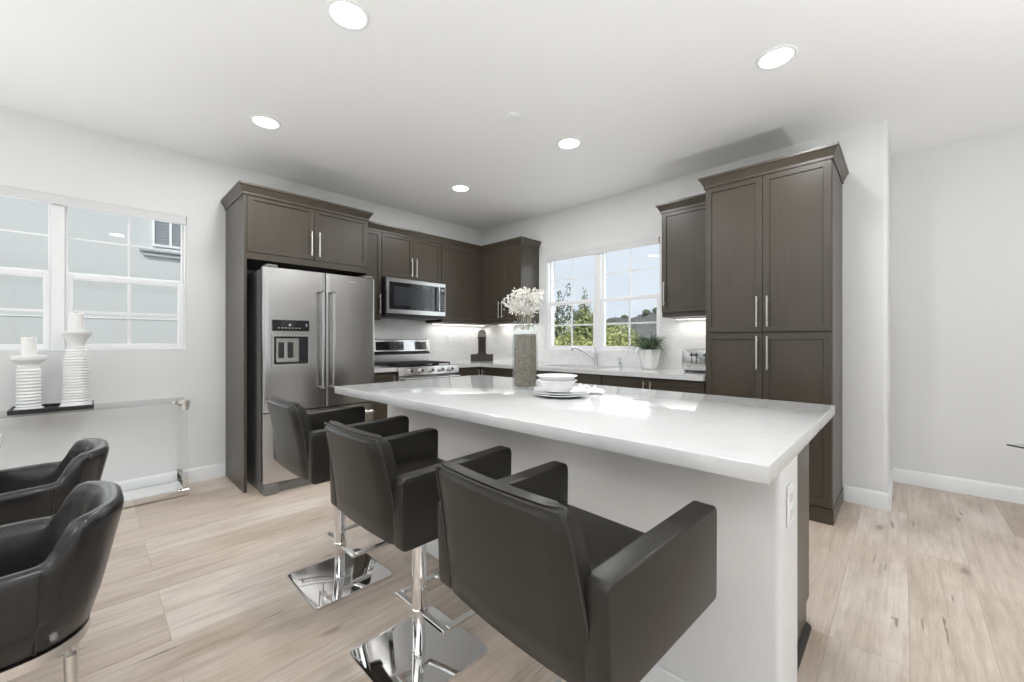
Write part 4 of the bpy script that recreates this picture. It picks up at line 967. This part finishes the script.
s = thing('smoke_detector', 'round white smoke detector on the middle of the ceiling', 'smoke detector', (2.35, -1.85, CEIL))
bm = NB(); lathe(bm, [(0.052, 0), (0.052, -0.006), (0.045, -0.010), (0.02, -0.011)], (2.35, -1.85, CEIL), 36); obj('cover', bm, 'ceiling', s)

# unseen floor uplights added to brighten the ceiling, given can housings
def fill_uplight(label, x, y, power):
    s = thing('fill_uplight', label, 'light', (x, y, 0), 'added ceiling fill lamps, unseen')
    bm = NB(); lathe(bm, [(0.15, 0), (0.16, 0.005), (0.16, 0.30), (0.152, 0.305), (0.145, 0.27), (0.145, 0.26)], (x, y, 0), 36); obj('housing', bm, 'trim', s)
    bm = NB(); cyl(bm, (x, y, 0.262), (x, y, 0.268), 0.143, 36); obj('diffuser', bm, 'lamp', s)
    l = area('lamp', (0, 0, 0.275), (0, 0, 1), 0.28, 0.28, power, (0.92, 0.97, 1.0), 'DISK', 2.85); l.parent = s
fill_uplight('added unseen uplight on the floor behind the bar stools', 4.0, -6.4, 82)
fill_uplight('added unseen uplight on the floor right of the island', 6.4, -2.3, 84)
fill_uplight('added unseen uplight on the floor by the rear glazing', 5.7, -5.2, 56)
fill_uplight('added unseen uplight on the floor of the dining end', 1.3, -6.7, 44)

# ------------------------------------------------------------------ glass side table at the right edge
s = thing('side_table', 'glass-topped side table with dark edge, its corner just showing at the right edge', 'table', (5.12, 0.30, 0))
ang = math.radians(-40)
def rotp(bm): bmesh.ops.rotate(bm, verts=bm.verts, cent=(4.795, 0.335, 0), matrix=Matrix.Rotation(ang, 3, 'Z')); return bm
bm = NB(); box(bm, 4.795, 5.35, 0.335, 0.66, 0.489, 0.499, 0.001); obj('glass_top', rotp(bm), 'glass', s)
bm = NB()
box(bm, 4.795, 5.35, 0.331, 0.3345, 0.491, 0.500); box(bm, 4.795, 5.35, 0.6605, 0.664, 0.491, 0.500); box(bm, 5.3505, 5.354, 0.331, 0.664, 0.487, 0.501)
obj('edge_trim', rotp(bm), 'black', s, label='thin dark metal edge')
for x in (5.05, 5.32):
    for y in (0.36, 0.63):
        bm = NB(); cyl(bm, (x, y, 0), (x, y, 0.488), 0.008, 12); obj('leg', rotp(bm), 'chrome', s)

# ------------------------------------------------------------------ outdoors
bm = NB(); N = 40
for i in range(N+1):
    for j in range(N+1):
        x = -140+i*260/N; y = -60+j*150/N; bm.verts.new((x, y, -0.45))
bm.verts.ensure_lookup_table()
for i in range(N):
    for j in range(N): bm.faces.new([bm.verts[k] for k in (i*(N+1)+j, (i+1)*(N+1)+j, (i+1)*(N+1)+j+1, i*(N+1)+j+1)])
struct('ground', bm, 'ground', smooth=0)
def hill():
    bm = NB(); NX, NY = 260, 60; rn = random.Random(4); V_ = []
    ax = Vector((0.72, 0.69)); fw = Vector((-0.69, 0.72)); o = Vector((4.3, -3.9))
    for i in range(NX+1):
        row = []
        for j in range(NY+1):
            r = -60+170*i/NX; d = 95+90*j/NY
            ridge = 4.0+9.6/(1+math.exp(-(r-38)/9.0))+3.0/(1+math.exp(-(r-70)/9.0))
            h = ridge*math.exp(-((d-150)/32.0)**2)
            h += (0.9*math.sin(r*0.21+d*0.05)+0.6*math.sin(r*0.53+1.3)+rn.uniform(-0.75, 0.75))*math.exp(-((d-150)/45.0)**2)
            p = o+fw*d+ax*r; row.append(bm.verts.new((p.x, p.y, -0.46+h)))
        V_.append(row)
    for i in range(NX):
        for j in range(NY): bm.faces.new((V_[i][j], V_[i+1][j], V_[i+1][j+1], V_[i][j+1]))
    struct('hill', bm, 'hill')
hill()
def leafy(bm, c, rx, rz, n, rn, size, shell=0.55):
    for _ in range(n):
        d = Vector([rn.gauss(0, 1) for _ in range(3)]).normalized(); q = shell+(1-shell)*rn.random()
        p = Vector(c)+Vector((d.x*rx*q, d.y*rx*q, d.z*rz*q)); nn = (d+Vector([rn.gauss(0, 0.6) for _ in range(3)])).normalized(); u = nn.orthogonal().normalized(); w = nn.cross(u)
        a = rn.uniform(0, PI); u, w = u*math.cos(a)+w*math.sin(a), w*math.cos(a)-u*math.sin(a); L = size*rn.uniform(0.6, 1.3)
        bm.faces.new([bm.verts.new(p+v_) for v_ in (-u*L, w*L*0.5, u*L, -w*L*0.5)])
def plant_out(name, label, cat, x, y, blobs, mt, size, n, seed, trunk=None):
    rn = random.Random(seed); s = thing(name, label, cat, (x, y, -0.45), 'garden trees and bushes')
    bm = NB()
    for (dx, dy, z, rx, rz) in blobs: leafy(bm, (x+dx, y+dy, z), rx, rz, int(n*rx*rx*6), rn, size)
    obj('crown', bm, mt, s, 0)
    bm = NB(); tz = trunk if trunk else min(b[2] for b in blobs)
    cyl(bm, (x, y, -0.45), (x, y, tz), 0.05, 8, 0.02)
    for (dx, dy, z, rx, rz) in blobs: cyl(bm, (x, y, min(z, tz)-0.25), (x+dx, y+dy, z+rz*0.4), 0.02, 6, 0.006)
    obj('trunk', bm, 'bark', s)
# bushes behind the fence line, left to right as seen through the sink window
plant_out('bush', 'yellow-green bush low in the left half of the sink window', 'bush', -3.55, 6.35, [(0, 0, 0.75, 0.55, 0.62), (0.35, 0.3, 0.95, 0.5, 0.55), (0.72, 0.62, 0.8, 0.5, 0.6)], 'fol_light', 0.06, 230, 1)
plant_out('bush', 'green rounded bush behind the left half of the sink window', 'bush', -3.75, 7.9, [(0, 0, 1.3, 0.85, 0.95), (0.7, 0.6, 1.15, 0.75, 0.75), (-0.8, -0.6, 1.25, 0.8, 0.8), (0.2, 0.2, 1.75, 0.4, 0.35)], 'fol_mid', 0.07, 200, 2)
plant_out('bush', 'dense yellow-green bush in the right half of the sink window', 'bush', -2.15, 7.75, [(0, 0, 1.15, 0.52, 0.68), (-0.35, -0.3, 0.9, 0.45, 0.6), (0.18, 0.2, 0.95, 0.34, 0.62)], 'fol_light', 0.06, 260, 3)
plant_out('bush', 'olive bush behind the centre post of the sink window', 'bush', -3.0, 8.4, [(0, 0, 1.15, 0.6, 0.65), (0.5, 0.45, 1.05, 0.55, 0.6)], 'fol_mid', 0.065, 220, 6)
plant_out('tree', 'airy dark blue-green tree at the left side of the sink window', 'tree', -4.55, 7.6, [(0, 0, 1.9, 0.35, 0.5), (0.25, 0.2, 2.3, 0.28, 0.4), (-0.4, -0.35, 2.25, 0.3, 0.35), (0.05, 0.05, 2.75, 0.12, 0.3), (0.5, 0.45, 2.0, 0.3, 0.35), (0.3, 0.28, 3.0, 0.10, 0.28)], 'fol_dark', 0.055, 330, 4, 2.4)
plant_out('tree', 'small pointed conifer in the middle of the left window half', 'tree', -3.85, 8.3, [(0, 0, 1.6, 0.5, 0.45), (0, 0, 2.0, 0.38, 0.4), (0, 0, 2.4, 0.24, 0.35), (0, 0, 2.8, 0.11, 0.3)], 'fol_mid', 0.05, 520, 5, 2.6)
for k, (x, y, z, r, lab) in enumerate(((-1.05, 12.6, 0.5, 0.7, 'grey-green shrub seen low behind the potted plant'), (-2.35, 11.9, 0.62, 0.75, 'grey-green shrub at the foot of the hill, right window half'), (-0.2, 13.4, 0.6, 0.9, 'grey-green shrub near the right edge of the sink window'))):
    plant_out('shrub', lab, 'shrub', x, y, [(0, 0, z, r, r*0.75), (0.5, 0.4, z-0.05, r*0.8, r*0.65)], 'fol_dark', 0.07, 90, 20+k)
# scattered hillside trees on the ridge
rn = random.Random(9)
for k in range(12):
    r = 30+k*5.4+rn.uniform(-.6, .6); d = 146+rn.uniform(-4, 4); p = Vector((4.3, -3.9))+Vector((-0.69, 0.72))*d+Vector((0.72, 0.69))*r
    ridge = 4.0+9.6/(1+math.exp(-(r-38)/9.0))+3.0/(1+math.exp(-(r-70)/9.0)); z = ridge-0.2
    bm = NB(); rr = random.Random(50+k); leafy(bm, (p.x, p.y, z+0.2), 1.5, 1.0, 260, rr, 0.40); cyl(bm, (p.x, p.y, z-1.8), (p.x, p.y, z+0.4), 0.2, 6)
    solo('hillside_tree', bm, 'fol_dark', 'small dark tree on the ridge of the distant hill seen through the sink window', 'tree', (p.x, p.y, z-1.8), 'trees on the distant ridge', smooth=0)
# neighbouring house seen through the dining window
s = thing('neighbour_house', 'pale stucco wall of the neighbouring house outside the left window', 'building', (-3.5, -5.2, -0.45))
NX_ = -2.5
bm = NB(); box(bm, -4.5, NX_, -11.0, 0.6, -0.45, 4.6); obj('wall', bm, 'stucco', s, 0)
bm = NB(); box(bm, NX_, NX_+0.05, -3.455, -2.72, 2.300, 2.345, 0.004); box(bm, NX_, NX_+0.03, -3.42, -2.74, 2.245, 2.275, 0.004); obj('ledge', bm, 'vent', s)
bm = NB()
box(bm, NX_, NX_+0.035, -3.330, -3.312, 2.40, 2.72); box(bm, NX_, NX_+0.035, -3.010, -2.980, 2.40, 2.72); box(bm, NX_, NX_+0.035, -3.170, -3.145, 2.40, 2.72); box(bm, NX_, NX_+0.035, -3.330, -2.980, 2.72, 2.745); box(bm, NX_, NX_+0.035, -3.330, -2.980, 2.375, 2.40)
vf = obj('vent_frame', bm, 'stucco_trim', s, 0)
bm = NB()
for k in range(11):
    z = 2.41+k*0.028
    for a, c in ((-3.312, -3.170), (-3.145, -3.010)): prism(bm, [(NX_+0.004, z+0.014), (NX_+0.024, z), (NX_+0.024, z+0.005), (NX_+0.004, z+0.019)], a, c, 'y')
obj('vent_slats', bm, 'vent', vf, 0)
bm = NB()
for z in (0.6, 1.45, 1.95, 2.9, 3.5): box(bm, NX_, NX_+0.006, -11.0, 0.6, z, z+0.012)
obj('siding_joint', bm, 'stucco_trim', s, 0)
